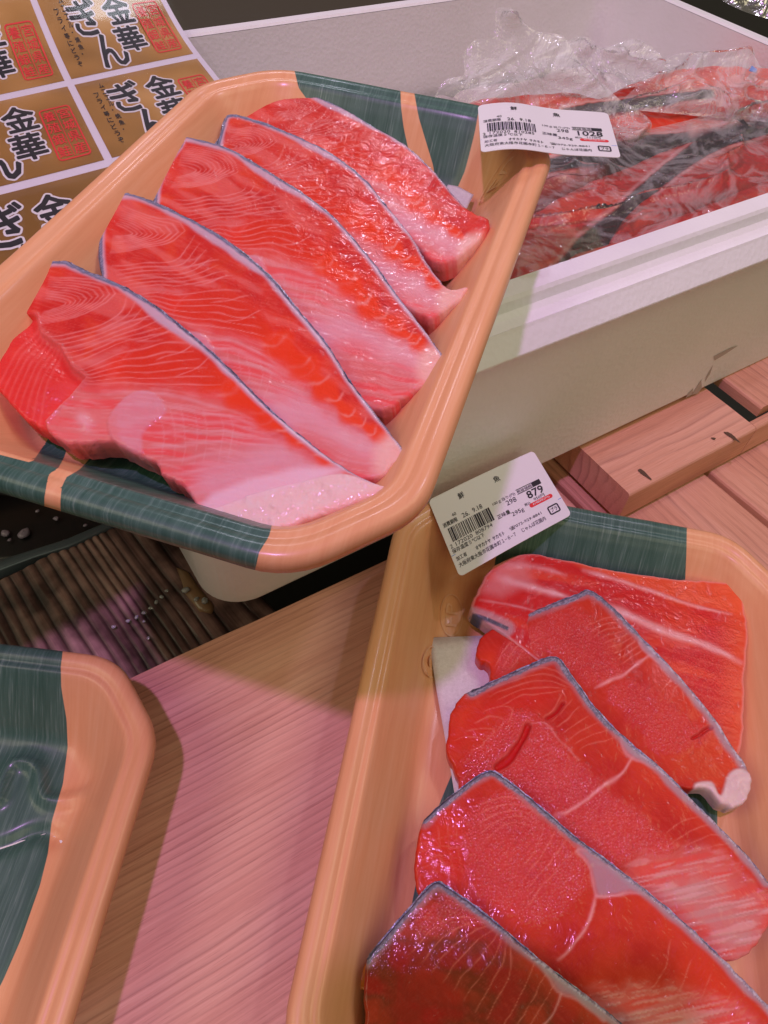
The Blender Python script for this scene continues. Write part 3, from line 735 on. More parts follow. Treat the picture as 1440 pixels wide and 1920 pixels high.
            wf=sdf(P0,catmull([(372,968),(420,948),(480,925),(560,905),(640,890),(700,905),(740,915),(700,950),(560,1010),(440,1015)],4)); mw=sm(-2,4,wf); c=mixc(c,mw,(.84,.56,.52)); gw=mw; dz+=mw*(.0008*(fbm(P0[:,0]*.06,P0[:,1]*.06,5)-.3)+.0004); 
            dd,_=dist(P0,L1((385,972),(420,985),(520,1000),(640,950),(735,918))); c=mixc(c,np.exp(-(dd/10)**2)*.6,(.85,.42,.38))
            ww=sdf(P0,L1((380,950),(400,930),(470,900),(560,880),(640,880),(560,908),(480,928),(420,948),(385,965))); c=mixc(c,sm(-12,6,ww)*.75,(.85,.58,.64))
        else:
            tip=np.array(SREF[1]); dt=np.hypot(P0[:,0]-tip[0]+8,P0[:,1]-tip[1]-8)
            c=mixc(c,sm(75,38,dt)*.85,(.86,.50,.42)); dz+=.0006*sm(60,20,dt)*fbm(P0[:,0]*.06,P0[:,1]*.06,5)
        # fat and skin
        ds,t=dist(PX,SKL); ds=ds*sca; fw=9+10*np.exp(-((t-.42)/.07)**2)+5*vn(t*30,t*0,seed); fw=fw*(1-.45*sm(.6,1,t))
        c=mixc(c,sm(fw+5,fw-4,ds)*.85,FAT); 
        c=mixc(c,sm(fw*.6+3,fw*.6-2,ds)*.8*sm(.35,.8,t),(.86,.74,.78))
        sw=(7.4-4.8*sm(.30,.85,t))*(.6+.8*fbm(t*12,t*0,seed+21))+1.8*(vn(t*120,t*0,seed+6)-.5); c=mixc(c,sm(sw+1.5,sw-1.0,ds),np.array(SK)); c=mixc(c,sm(sw*.9,sw*.35,ds)*sm(.40,.62,vn(t*160,ds*.8,seed+12))*.6,(.42,.42,.55)); c=mixc(c,sm(2.0,.6,ds)*(1-sm(.6,.8,t)),(.05,.055,.085))
        g=.22*sm(.50,.68,fbm(P[:,0]*.016,P[:,1]*.016,seed+8))*(1-.7*m); g=g*sm(10,18,ds)
        if first: g=g*(1-gw); rp=vn(P0[:,0]*.08,P0[:,1]*.08,77)+.3*vn(P0[:,0]*.25,P0[:,1]*.25,78); dz+=gw*.0005*(rp-.7); c=mixc(c,gw*sm(.8,1.2,rp)*.5,(.84,.66,.64))
        return c,dz,g
    return paint
def shingle(P0,P1,base,h0,g,az,toward):
    """plane through the raised skin chord P0-P1 sloping down away from it. base = plane the tray rim lies in"""
    pb=(base[0]+az*h0,az); a=at(P0,plane=pb); b=at(P1,plane=pb); ch=unit(b-a); s=unit(np.cross(az,ch))
    if s@toward<0: s=-s          # s points to the raised side
    n=unit(np.cross(ch,s+az*g)); 
    if n@az<0: n=-n
    return (a,n)
def skin_strip(skin,plane,root,th,seed,w0=.00045,sides=None):
    S=catmull(skin,22,False); W=atv(S,plane); n=plane[1]; c=W.mean(0) if sides is None else sides
    V=[];Fc=[]; m=len(W)
    for i in range(m):
        t=unit(W[min(i+1,m-1)]-W[max(i-1,0)]); o_=np.cross(n,t)
        if o_@(W[i]-c)<0: o_=-o_
        j=.00042*(float(vn(np.array([i*.35]),np.array([seed*1.]),3)[0])-.5)+.0003*(float(vn(np.array([i*1.1]),np.array([seed*1.]),5)[0])-.5)
        taper=min(1,i/8,(m-1-i)/(m*.45))
        V+= [W[i]-n*.0016-o_*.0001, W[i]+n*(j*.4)*taper-n*.0011+o_*(w0*taper+j*.6), W[i]-n*th*.5+o_*w0*1.3*taper, W[i]-n*th*.95+o_*.0002]
    for i in range(m-1):
        for j in range(3): Fc.append([i*4+j,i*4+j+1,(i+1)*4+j+1,(i+1)*4+j])
    return mesh('skin',np.array(V),Fc,M_SKIN,root,True)
SD=[ # outline, skin, ref chord, label
 (dict(o=[(22,588),(50,520),(85,490),(120,487),(150,500),(240,540),(340,610),(430,690),(500,760),(570,820),(640,872),(700,903),(732,916),(690,937),(600,968),(520,992),(440,997),(385,975),(368,950),(345,912),(308,892),(290,868),(250,850),(205,828),(150,832),(110,825),(80,800),(40,780),(0,735),(-50,690),(-50,620)],
   s=[(22,588),(50,520),(85,490),(120,487),(150,500),(240,540),(340,610),(430,690),(500,760),(570,820),(640,872),(700,903)],r=((85,490),(730,915)),l='largest salmon slice on the upper tray, white fatty flap at its lower tip')),
 (dict(o=[(190,520),(185,430),(205,375),(228,362),(262,366),(330,395),(420,445),(500,510),(560,580),(610,640),(655,710),(700,770),(740,820),(763,855),(738,875),(712,896),(640,890),(500,810),(380,710),(260,640)],
   s=[(190,520),(185,430),(205,375),(228,362),(262,366),(330,395),(420,445),(500,510),(560,580),(610,640),(655,710),(700,770),(740,820),(763,855)],r=((228,362),(763,855)),l='second salmon slice from the front on the upper tray, tip pointing at the tray corner')),
 (dict(o=[(288,400),(290,355),(308,310),(336,272),(342,255),(380,262),(440,282),(520,330),(590,375),(640,420),(700,490),(740,545),(790,610),(820,650),(838,686),(800,720),(760,745),(718,768),(640,745),(520,650),(400,530)],
   s=[(288,400),(290,355),(308,310),(336,272),(342,255),(380,262),(440,282),(520,330),(590,375),(640,420),(700,490),(740,545),(790,610),(820,650),(838,686)],r=((345,253),(838,685)),l='middle one of five salmon slices on the upper tray')),
 (dict(o=[(405,290),(412,250),(422,217),(445,213),(500,230),(560,255),(620,285),(680,330),(730,390),(770,440),(800,490),(830,530),(848,543),(878,537),(866,560),(840,578),(803,596),(740,560),(640,470),(500,370)],
   s=[(405,290),(412,250),(422,217),(445,213),(500,230),(560,255),(620,285),(680,330),(730,390),(770,440),(800,490),(830,530)],r=((425,213),(868,560)),l='fourth salmon slice from the front on the upper tray, with a small pointed flap')),
 (dict(o=[(440,215),(470,195),(500,175),(522,150),(560,165),(640,200),(700,235),(760,270),(800,305),(840,350),(870,385),(890,398),(918,412),(905,440),(870,475),(832,493),(800,480),(720,400),(600,320),(470,250)],
   s=[(440,215),(470,195),(500,175),(522,150),(560,165),(640,200),(700,235),(760,270),(800,305),(840,350),(870,385)],r=((522,150),(900,470)),l='farthest salmon slice on the upper tray, lying against the green printed end'))]
UPR=np.array([.7,.7,0.])
for i,d in enumerate(SD):
    pl=shingle(d['r'][0],d['r'][1],(T1o,n1),-.0035-.0004*i,.20,n1,UPR)
    o,_=slab('salmon_slice',d['o'],pl,(.00036,.00038,.00042,.00048,.00055)[i],.0072,paintS(d['s'],d['r'],3+i*7,i==0),M_SAL,seed=i+1)
    tag(o,d['l'],'salmon slice','salmon slices on the upper tray')
    W=atv(np.array(d['o'],float),pl); skin_strip(d['s'],pl,o,.007,i,sides=W.mean(0)); setpiv=atv(np.array(d['o'],float),pl).mean(0)-n1*.007
    ch=o.children[0]; o.data.transform(Matrix.Translation(-Vector(setpiv))); ch.data.transform(Matrix.Translation(-Vector(setpiv))); o.location=setpiv
# folded flap of slice 5 : dark red cut muscle
# ------------------------------------------------------------------ slices on the lower right tray
TREF=((1042,1230),(1440,1650))
def q4(*p): return np.array(p,float)/2.087+np.array([750,1050])
TF=[None,
 dict(grain=[q4((370,430),(380,350),(450,290),(560,215),(640,185),(730,200),(800,300),(870,395),(900,425),(760,500),(640,420),(560,380),(450,420),(380,500)),q4((880,470),(960,480),(1060,560),(1180,640),(1215,680),(1130,745),(1000,750),(880,600),(800,520))],
  lines=[(q4((975,370),(930,410),(880,440),(830,468),(765,503)),3.2,.85)],
  fams=[fam(q4((730,265),(790,235),(835,222)),q4((870,400),(925,372),(955,352)),9),fam(q4((1020,520),(1040,490),(1060,475)),q4((1120,560),(1110,520),(1120,500)),3),fam(q4((370,420),(420,330),(480,290)),q4((430,430),(500,340),(560,300)),3)],
  wedge=q4((940,320),(970,368),(1020,400),(1090,440),(1010,350)),lobes=[(q4((300,380),(330,330),(390,330),(380,400),(330,425)),(.80,.05,.012)),(q4((1060,790),(1120,725),(1230,690),(1330,740),(1370,820),(1340,880),(1250,890),(1130,880)),(.68,.085,.02))],cuts=[(q4((1150,700),(1200,660),(1215,655)),4)]),
 dict(grain=[q4((250,760),(300,720),(400,610),(500,585),(590,650),(700,770),(800,880),(900,960),(1020,1060),(1090,1140),(900,1210),(780,1150),(600,1000),(440,880),(330,830),(230,870))],
  lines=[(q4((910,775),(870,840),(800,888),(720,945),(615,1000)),3.4,.85),(q4((510,640),(560,635),(600,680),(700,780)),1.8,.4)],
  fams=[fam(q4((565,610),(615,560),(640,512)),q4((705,745),(775,712),(842,698)),7),fam(q4((300,500),(440,455),(580,425),(690,480)),q4((400,570),(480,530),(560,520),(640,508)),5),fam(q4((215,710),(280,690),(330,715),(280,750)),q4((330,600),(400,572),(445,590),(420,640)),4),fam(q4((1045,1065),(1095,1025),(1160,1010)),q4((1150,1150),(1220,1120),(1290,1110)),4)],
  wedge=q4((870,680),(895,770),(960,795),(1040,835),(960,745)),lobes=[(q4((215,700),(330,560),(520,480),(620,500),(560,590),(400,600),(300,680),(240,740)),(.66,.012,.010)),(q4((205,640),(240,590),(330,520),(260,640),(215,760),(190,720)),(.80,.055,.012))],cuts=[(q4((505,650),(480,700),(430,770),(385,815)),8),(q4((575,615),(610,590),(640,560)),4)]),
 dict(grain=[q4((250,1010),(320,930),(430,880),(540,960),(620,1060),(690,1140),(745,1230),(700,1330),(560,1430),(450,1400),(330,1340),(280,1250),(255,1120))],
  lines=[(q4((768,1315),(745,1390),(700,1475),(620,1565)),3.2,.8),(q4((770,1315),(830,1315),(880,1295)),2.5,.6)],
  fams=[fam(q4((560,1025),(545,1090),(480,1200)),q4((690,1135),(610,1215),(500,1350)),4),fam(q4((300,965),(400,925),(500,940),(560,1000)),q4((330,1100),(400,1040),(480,1030),(540,1060)),5),fam(q4((70,1110),(150,1090),(250,1080)),q4((75,1240),(150,1220),(240,1260)),5),fam(q4((110,1060),(120,1150),(150,1230)),q4((220,1010),(225,1120),(245,1230)),4),fam(q4((1062,1490),(1040,1590),(1000,1665)),q4((1300,1690),(1260,1760),(1230,1800)),4)],
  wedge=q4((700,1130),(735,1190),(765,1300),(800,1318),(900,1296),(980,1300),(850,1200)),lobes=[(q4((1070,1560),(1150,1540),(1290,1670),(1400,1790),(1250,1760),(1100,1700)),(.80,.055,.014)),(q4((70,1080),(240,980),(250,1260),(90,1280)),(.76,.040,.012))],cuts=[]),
 dict(grain=[q4((60,1400),(170,1310),(270,1330),(350,1420),(250,1440),(100,1480))],
  lines=[(q4((640,1690),(600,1780),(540,1860)),2.6,.6)],
  fams=[fam(q4((40,1540),(130,1440),(240,1400),(330,1410)),q4((330,1800),(400,1680),(430,1600),(425,1500)),8),fam(q4((400,1840),(470,1700),(520,1600),(530,1560)),q4((500,1840),(570,1720),(620,1640),(640,1610)),3)],
  wedge=q4((560,1580),(620,1690),(700,1720),(800,1800),(680,1660)),lobes=[(q4((-20,1560),(60,1480),(150,1560),(260,1760),(-20,1830)),(.42,.014,.012))],cuts=[])]
def paintT(skin,ref,seed,idx,flap=None,belly=None):
    D=TF[idx]; SKL=catmull(skin,5,False)
    def paint(PX,d):
        P=PX+np.stack([(fbm(PX[:,0]*.03+seed,PX[:,1]*.03,seed,2)-.5)*9,(fbm(PX[:,0]*.03,PX[:,1]*.03+9,seed+5,2)-.5)*9],-1)
        n=len(P); c=np.tile(np.array((.56,.034,.012) if idx<4 else (.22,.034,.012)),(n,1)); dz=np.zeros(n); g=np.zeros(n)  # nearest slice gets a darker base: part of its shade is painted in
        ds,t=dist(PX,SKL)
        v=fbm(P[:,0]*.02,P[:,1]*.02,seed+1); c=mixc(c,sm(.45,.75,v)*.55,(.46,.010,.010)); c=mixc(c,sm(.5,.8,1-v)*.4,(.66,.045,.014))
        fb=vn((P[:,0]+P[:,1])*.06,(P[:,1]-P[:,0])*.45,seed+15); c=mixc(c,sm(.5,.9,fb)*.12,(.84,.13,.09))
        for L,cc in D['lobes']: e=sdf(P,catmull(L,4)); c=mixc(c,sm(-14,24,e)*.45,cc)
        c=mixc(c,sm(60,18,ds)*.5*sm(.45,.6,t),(.70,.055,.016))
        for L in D['grain']:
            e=sdf(P,catmull(L,4))+(fbm(PX[:,0]*.08,PX[:,1]*.08,seed+3)-.5)*22; k=sm(-9,14,e); g=np.maximum(g,k); dz+=.00022*k
        c=mixc(c,g*.42,(.60,.034,.038))
        for F_ in D['fams']:
            for i,L in enumerate(F_): c=line(c,dz,P,L,1.15,(.80,.22,.15),(.30 if (idx==3 and F_ is D['fams'][2]) or (idx==3 and F_ is D['fams'][3]) else .55),.00008,seed+i)
        for L,w_,s_ in D['lines']: c=line(c,dz,P,catmull(L,5,False),w_,(.84,.36,.34),s_,.0002,seed)
        wd=sdf(P,catmull(D['wedge'],4)); c=mixc(c,sm(-4,8,wd)*.85,(.44,.25,.29)); c=mixc(c,np.exp(-((wd+1)/3)**2)*.45,(.74,.36,.38)); g=g*(1-sm(-4,8,wd))
        for L,w_ in D['cuts']:
            dc,_=dist(P,catmull(L,5,False)); k=np.exp(-(dc/w_)**4); c=mixc(c,k*.8,(.50,.004,.006)); dz-=.0018*k; g=g*(1-k); c=mixc(c,np.exp(-((dc-w_*1.15)/2)**2)*.35,(.86,.2,.16))
        if belly is not None:
            sb=sdf(PX,catmull(belly,4))+ (fbm(PX[:,0]*.05,PX[:,1]*.05,seed)-.5)*26; mb=sm(-22,30,sb)*sm(14,26,ds); deep=sm(25,75,sb); c=mixc(c,mb*.60,(.78,.22,.19)); c=mixc(c,mb*deep*.7,(.56,.30,.27))
            st=vn(PX[:,0]*.012+PX[:,1]*.004,(PX[:,1]+.22*PX[:,0])*.095,seed+3); c=mixc(c,mb*sm(.48,.62,st)*.75*(1-.6*deep),(.74,.07,.045)); g=g*(1-mb)
            st=vn(PX[:,0]*.02,(PX[:,1]+.22*PX[:,0])*.22,seed+6); k=mb*sm(.62,.80,st); c=mixc(c,k*.38,(.80,.45,.42)); dz+=.0003*k-.0008*mb
            e2=np.exp(-((sb-2)/3.5)**2)*sm(16,26,ds); c=mixc(c,e2*.08,(.86,.5,.46))
        if flap is not None:
            sb=sdf(PX,catmull(flap,4)); mb=sm(-2,5,sb); c=mixc(c,mb*.92,(.74,.56,.52)); dz+=.0014*mb*(fbm(PX[:,0]*.05,PX[:,1]*.05,seed)); g=g*(1-mb)
        fw=10+5*vn(t*26,t*0,seed); rt=sm(.40,.62,t)
        c=mixc(c,sm(fw+7,fw-4,ds)*(.45+.35*rt),np.array((.40,.30,.32)))
        sw=(8.6-3.2*rt)*(.62+.76*fbm(t*14,t*0,seed+21))+2.4*(vn(t*110,t*0,seed+6)-.5); k=sm(sw+1.5,sw-1.5,ds)
        c=mixc(c,k*(1-.25*rt),(.17,.16,.20)); sp=sm(.45,.7,vn(t*230,ds*.7,seed+9)); c=mixc(c,k*sp*.5,(.46,.44,.50))
        c=mixc(c,k*rt*sm(.35,.6,vn(t*150,ds*.5,seed+19))*.7,(.66,.60,.66)); c=mixc(c,sm(2.6,.8,ds)*(1-rt),(.04,.045,.07))
        g=g*sm(sw,sw+8,ds)
        return c,dz,g
    return paint
def paintT1(PX,d):
    P=PX; n=len(P); c=np.tile(np.array((.60,.018,.016)),(n,1)); dz=np.zeros(n)
    v=fbm((P[:,0]+P[:,1]*.3)*.008,(P[:,1]-.2*P[:,0])*.04,4,4); c=mixc(c,sm(.45,.75,v)*.6,(.54,.012,.014)); c=mixc(c,sm(.52,.8,1-v)*.6,(.76,.075,.025))
    up=sdf(P,L1((985,1000),(1095,1069),(1207,1105),(1294,1135),(1400,1158),(1450,1000))); c=mixc(c,sm(-6,10,up)*.75,(.80,.11,.035))
    dr=sm(1330,1390,P[:,0]); c=mixc(c,dr*.6,(.80,.11,.03))
    for L,w_,s_ in (([(1095,1069),(1207,1103),(1294,1133),(1371,1152)],3.2,.7),([(936,1082),(975,1095),(1020,1107),(1065,1120)],6,.9),([(1130,1135),(1186,1157),(1250,1185),(1319,1208),(1358,1226),(1388,1243)],6.5,.95),([(940,1060),(1000,1062),(1060,1078)],5,.5),([(900,1125),(960,1135),(1040,1155)],2,.4)):
        c=line(c,dz,P,catmull(L,5,False),w_,(.84,.48,.46),s_,.0003,3)
    for i in range(16): y=1160+i*16; c=line(c,dz,P,catmull([(1180,y-50),(1290,y-10),(1395,y+22)],4,False),1.3,(.78,.14,.10),.35,0,i)
    lf=sdf(P,L1((900,1110),(930,1060),(980,1040),(1000,1090),(940,1120))); c=mixc(c,sm(-15,15,lf)*.45,(.74,.34,.32))
    c=mixc(c,sm(7,2,d*4500)*.55,(.80,.42,.36))
    sk,_=dist(P,L1((878,1150),(910,1160),(950,1178))); c=mixc(c,sm(20,10,sk)*.6,(.42,.34,.36)); c=mixc(c,sm(5,2.5,sk),(.07,.08,.11))
    g=sm(.4,.6,fbm(P[:,0]*.015,P[:,1]*.015,9))*.6*sm(1120,1200,P[:,1])
    return c,dz,g
PB=(T2o,np.array([0,0,1.]))
AZ=np.array([0,0,1.])
TD=[dict(o=[(884,1146),(893,1112),(925,1062),(985,1037),(1060,1048),(1150,1068),(1270,1085),(1340,1090),(1385,1100),(1398,1150),(1404,1185),(1398,1250),(1396,1330),(1388,1410),(1340,1450),(1200,1360),(1050,1270),(930,1180)],s=[(884,1146),(915,1163),(950,1178)],r=((985,1037),(1385,1100)),l='flat salmon piece with a white band at the back of the lower right tray',h=-.0085,g=.05),
 dict(o=[(893,1218),(905,1192),(950,1163),(1010,1141),(1080,1114),(1108,1106),(1150,1138),(1200,1190),(1260,1252),(1300,1297),(1345,1352),(1375,1400),(1398,1432),(1410,1465),(1398,1498),(1380,1515),(1350,1508),(1325,1480),(1290,1478),(1200,1460),(1080,1380),(960,1310),(922,1275),(918,1248),(897,1236)],s=[(940,1168),(1010,1141),(1080,1114),(1108,1106),(1150,1138),(1200,1190),(1260,1252),(1300,1297),(1345,1352),(1375,1400),(1398,1432)],r=((1108,1106),(1395,1440)),l='salmon slice ending in a curled white flap on the lower right tray',h=-.006,g=.13,
   flap=[(1300,1470),(1335,1465),(1350,1490),(1365,1450),(1395,1440),(1415,1470),(1400,1520),(1350,1525),(1310,1500)]),
 dict(o=[(840,1375),(848,1332),(872,1300),(920,1279),(990,1247),(1042,1231),(1075,1270),(1120,1330),(1180,1390),(1240,1440),(1300,1500),(1350,1550),(1400,1600),(1440,1650),(1462,1690),(1440,1745),(1415,1780),(1378,1802),(1300,1790),(1150,1690),(1000,1590),(880,1510),(856,1450),(838,1410)],s=[(885,1296),(920,1279),(990,1247),(1042,1231),(1075,1270),(1120,1330),(1180,1390),(1240,1440),(1300,1500),(1350,1550),(1400,1600),(1440,1650)],r=((1042,1230),(1440,1650)),l='middle salmon slice on the lower right tray with a deep slanting cut in its face',h=-.003,g=.16,cut=True,
   belly=[(1180,1620),(1250,1600),(1330,1590),(1400,1640),(1480,1700),(1440,1820),(1350,1820),(1200,1700)]),
 dict(o=[(780,1600),(795,1537),(860,1482),(915,1446),(950,1461),(1010,1510),(1080,1570),(1150,1622),(1240,1692),(1320,1762),(1400,1842),(1480,1925),(1520,2010),(1420,2060),(1250,2000),(1100,1920),(980,1830),(880,1760),(795,1690),(778,1645)],s=[(795,1537),(860,1482),(915,1446),(950,1461),(1010,1510),(1080,1570),(1150,1622),(1240,1692),(1320,1762),(1400,1842),(1480,1925)],r=((915,1446),(1400,1842)),l='second nearest salmon slice on the lower right tray, grainy red with a pale seam',h=-.0015,g=.17,
   belly=[(1100,1880),(1200,1850),(1330,1870),(1420,1920),(1500,2100),(1200,2050)]),
 dict(o=[(688,1800),(718,1762),(770,1702),(815,1656),(850,1671),(920,1722),(1000,1790),(1080,1852),(1170,1922),(1260,2002),(1230,2100),(1050,2140),(850,2120),(700,2040),(683,1900)],s=[(688,1800),(718,1762),(770,1702),(815,1656),(850,1671),(920,1722),(1000,1790),(1080,1852),(1170,1922),(1260,2002)],r=((815,1655),(1260,2000)),l='nearest salmon slice on the lower right tray, brown with part of its shade put into the base colour',h=-.0005,g=.15,gl=.35)]
UP2=np.array([.7,.7,0.])
for i,d in enumerate(TD):
    pl=shingle(d['r'][0],d['r'][1],PB,d['h'],d['g'],AZ,UP2)
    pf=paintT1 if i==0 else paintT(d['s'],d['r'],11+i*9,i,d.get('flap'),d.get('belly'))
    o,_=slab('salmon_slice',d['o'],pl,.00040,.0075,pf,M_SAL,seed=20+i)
    tag(o,d['l'],'salmon slice','salmon slices on the lower right tray')
    W=atv(np.array(d['o'],float),pl); skin_strip(d['s'],pl,o,.007,i,sides=W.mean(0)); piv=W.mean(0)-AZ*.007
    for q in (o,o.children[0]): q.data.transform(Matrix.Translation(-Vector(piv)))
    o.location=piv
# orange membrane scrap and absorbent papers
slabpx('membrane_scrap',[(655,1815),(672,1822),(695,1800),(705,1830),(690,1855),(672,1850)],.020,.001,simple('orange_membrane',(.75,.20,.02),.25,Coat_Weight=.6),'small orange membrane scrap left of the nearest salmon slice','fish scrap',k=3)
pp=slabpx('absorbent_paper',[(803,1195),(935,1190),(1100,1250),(1000,1480),(858,1510),(853,1488),(838,1400),(820,1300)],.0128,.0008,M_PAPER,'white absorbent paper under the red slices on the lower right tray','paper')
slabpx('absorbent_paper',[(840,345),(858,348),(888,364),(876,388),(860,400),(820,380)],.1335,.0006,M_PAPER,'small white paper corner behind the farthest slice on the upper tray','paper')
# ------------------------------------------------------------------ price labels
def make_label(corners,lab,price,weight,total,code,bend,thick=.00018,grid=24):
    c=[np.array(p) for p in corners]   # tl,tr,br,bl
    def F0(u,v):
        u=np.asarray(u)[:,None];v=np.asarray(v)[:,None]
        return (c[3]*(1-u)+c[2]*u)*(1-v)+(c[0]*(1-u)+c[1]*u)*v
    nn=unit(np.cross(c[1]-c[0],c[0]-c[3])); 
    def fn(V,off=0.0):
        u=V[:,0]/60;v=V[:,1]/40; return F0(u,v)+nn*(bend(u,v)+off)[:,None]
    g=grid; r=2.2
    # rounded sheet
    out=rrect(0,60,0,40,r,5); O=densify(out,2.5); cen=np.array([30,20.]); rings=[cen+(O-cen)*s for s in (1,.85,.7,.55,.4,.25,.12)]
    n=len(O); V=np.concatenate(rings+[[cen]]); Fc=[]
    for q in range(6):
        for j in range(n): Fc.append([q*n+j,q*n+(j+1)%n,(q+1)*n+(j+1)%n,(q+1)*n+j])
    for j in range(n): Fc.append([6*n+j,6*n+(j+1)%n,7*n])
    top=fn(V,0.0); bot=fn(V,-thick); N=len(V)
    F2=[[i+N for i in f[::-1]] for f in Fc]+[[j,N+j,N+(j+1)%n,(j+1)%n] for j in range(n)]
    root=mesh('price_label',np.vstack([top,bot]),Fc+F2,M_LABEL); tag(root,lab,'price label','price labels on the trays')
    P=Print()
    P.text('鮮',14,33.0,2.9,3.3,.02); P.text('魚',33.5,32.6,3.3,3.3,.02)
    P.text('40',7.5,26.7,2.2,1.7); P.text('消費期限',1.8,23.6,7.4,2.3,.02); P.text('26.  9.18',12,23.7,10.5,2.4,.01)
    x=3.2; rr=random.Random(int(code[-3:]))
    while x<24.4:
        w_=rr.choice((.28,.28,.5,.8)); P.quad(x,15.6,w_,7.0); x+=w_+rr.choice((.3,.3,.55))
    P.text(code[0],1.2,13.2,1.2,1.9); P.text(code[1:7],4,13.2,8.6,1.9); P.text(code[7:],14.3,13.2,8.8,1.9)
    P.text('保存温度５℃以下',1.2,10.6,16.5,2.2,.012)
    P.text('加工者',1.6,6.8,5.2,2.0,.012); P.text('ｵｻｶﾅﾔ ｻｶﾓﾄ',11.5,6.9,15.0,1.9,.01); P.text('☎072-929-8841',29.5,7.0,17.5,1.9,.008)
    P.text('大阪府東大阪市花園本町１−６−７',1.6,3.6,29.5,2.2,.012); P.text('じゃんぼ花園内',34.5,3.6,13,2.2,.008)
    P.text('100ｇ当り(円)',27.5,21.8,12.5,2.0,.006); P.text('298',33.8,18.9,5.4,2.6,.006)
    P.text('正味量',26.8,14.8,6.8,2.2,.02); P.text(weight,33.8,12.2,6.4,2.7,.006); P.text('税込',41.5,14.4,3.2,1.5,.01)
    P.quad(41,21.6,13.6,.35);P.quad(41,24.0,13.6,.35)
    P.quad(49.8,21.9,4.9,2.1); P.text('税抜価格',41.2,22.1,8.4,1.7,.01)
    P.text(price,45 if len(price)==3 else 43.2,17.0,9.0 if len(price)==3 else 11.2,4.0,.035); P.text(total,47,14.8,6.0,1.7,.008)
    P.rect_outline(50.6,4.4,6.0,4.6,1.0,.7); P.text('プラ',51.9,5.6,3.4,2.2,.02)
    o=P.build('black_print',fn,M_INK,root,.00012)
    Q=Print(); 
    V_=rrect(43.5,56.5,12.4,14.6,1.05,5); Q.add(V_,[list(range(len(V_)))]); Q.build('red_price_mark',fn,M_RED,root,.00008)
    W_=Print(); W_.text('お値段(円)',45.2,12.9,9.6,1.3,.01); W_.build('white_print',fn,M_LABEL,root,.00014)
    B=Print(); B.quad(.2,9.9,59.6,.28); B.build('blue_line',fn,M_BLUE,root,.00006)
    piv=top.mean(0)
    root.data.transform(Matrix.Translation(-Vector(piv)))
    for q in root.children: q.data.transform(Matrix.Translation(-Vector(piv)))
    root.location=piv
    return root
Zl=.0362
make_label([at((803,938),Zl-.001),at((1000,845),Zl+.001),at((1072,965),Zl+.001),at((862,1082),Zl-.001)],'white price label reading 879 stuck at the corner of the lower right tray','879','295g','950円','2172020808794',lambda u,v: .0006*np.sin(u*math.pi))
make_label([at((896,198),.1575),at((1141,207),.1575),at((1166,291),.1545),at((902,286),.1565)],'white curved price label reading 1028 stuck over the far corner of the upper tray','1028','345g','1110円','2172020810285',lambda u,v: .0012*np.sin(u*math.pi*1.6)+.0005*np.sin(u*9))
# ------------------------------------------------------------------ gold sticker sheet at the upper left
ZS=.1155
g00=at((128,157),ZS); gx=at((370,108),ZS)-g00; gy=g00-at((203,303),ZS)
sx=unit(gx); sy=unit(np.cross([0,0,1],sx)); 
PX_,PY_=np.linalg.norm(gx)*1.0,np.linalg.norm(gy)*1.0
def stk(u,v,off): # sheet coords in units of pitch
    bow=.0006*np.sin(u*1.7+v*1.1)+.0004*np.sin(v*2.3)
    bow=bow+.015*np.clip(v,0,3)**2
    return g00+np.outer(u,gx)+np.outer(v,gy)+np.array([0,0,1.])*(bow+off)[:,None]
def grid_sheet(u0,u1,v0,v1,nu,nv,off):
    U_,V_=np.meshgrid(np.linspace(u0,u1,nu),np.linspace(v0,v1,nv),indexing='ij'); P=stk(U_.ravel(),V_.ravel(),off)
    Fc=[[i*nv+j,(i+1)*nv+j,(i+1)*nv+j+1,i*nv+j+1] for i in range(nu-1) for j in range(nv-1)]
    return P,Fc
P,Fc=grid_sheet(-2.15,1.03,-2.4,2.1,30,40,0.0); n=len(P); P2=np.vstack([P,P-np.array([0,0,.0003])])
sheet=mesh('sticker_sheet',P2,Fc+[[i+n for i in f[::-1]] for f in Fc],simple('sticker_backing',(.72,.70,.74),.4),None,True); tag(sheet,'sheet of gold fish stickers with black brush lettering at the upper left behind the tray','sticker sheet')
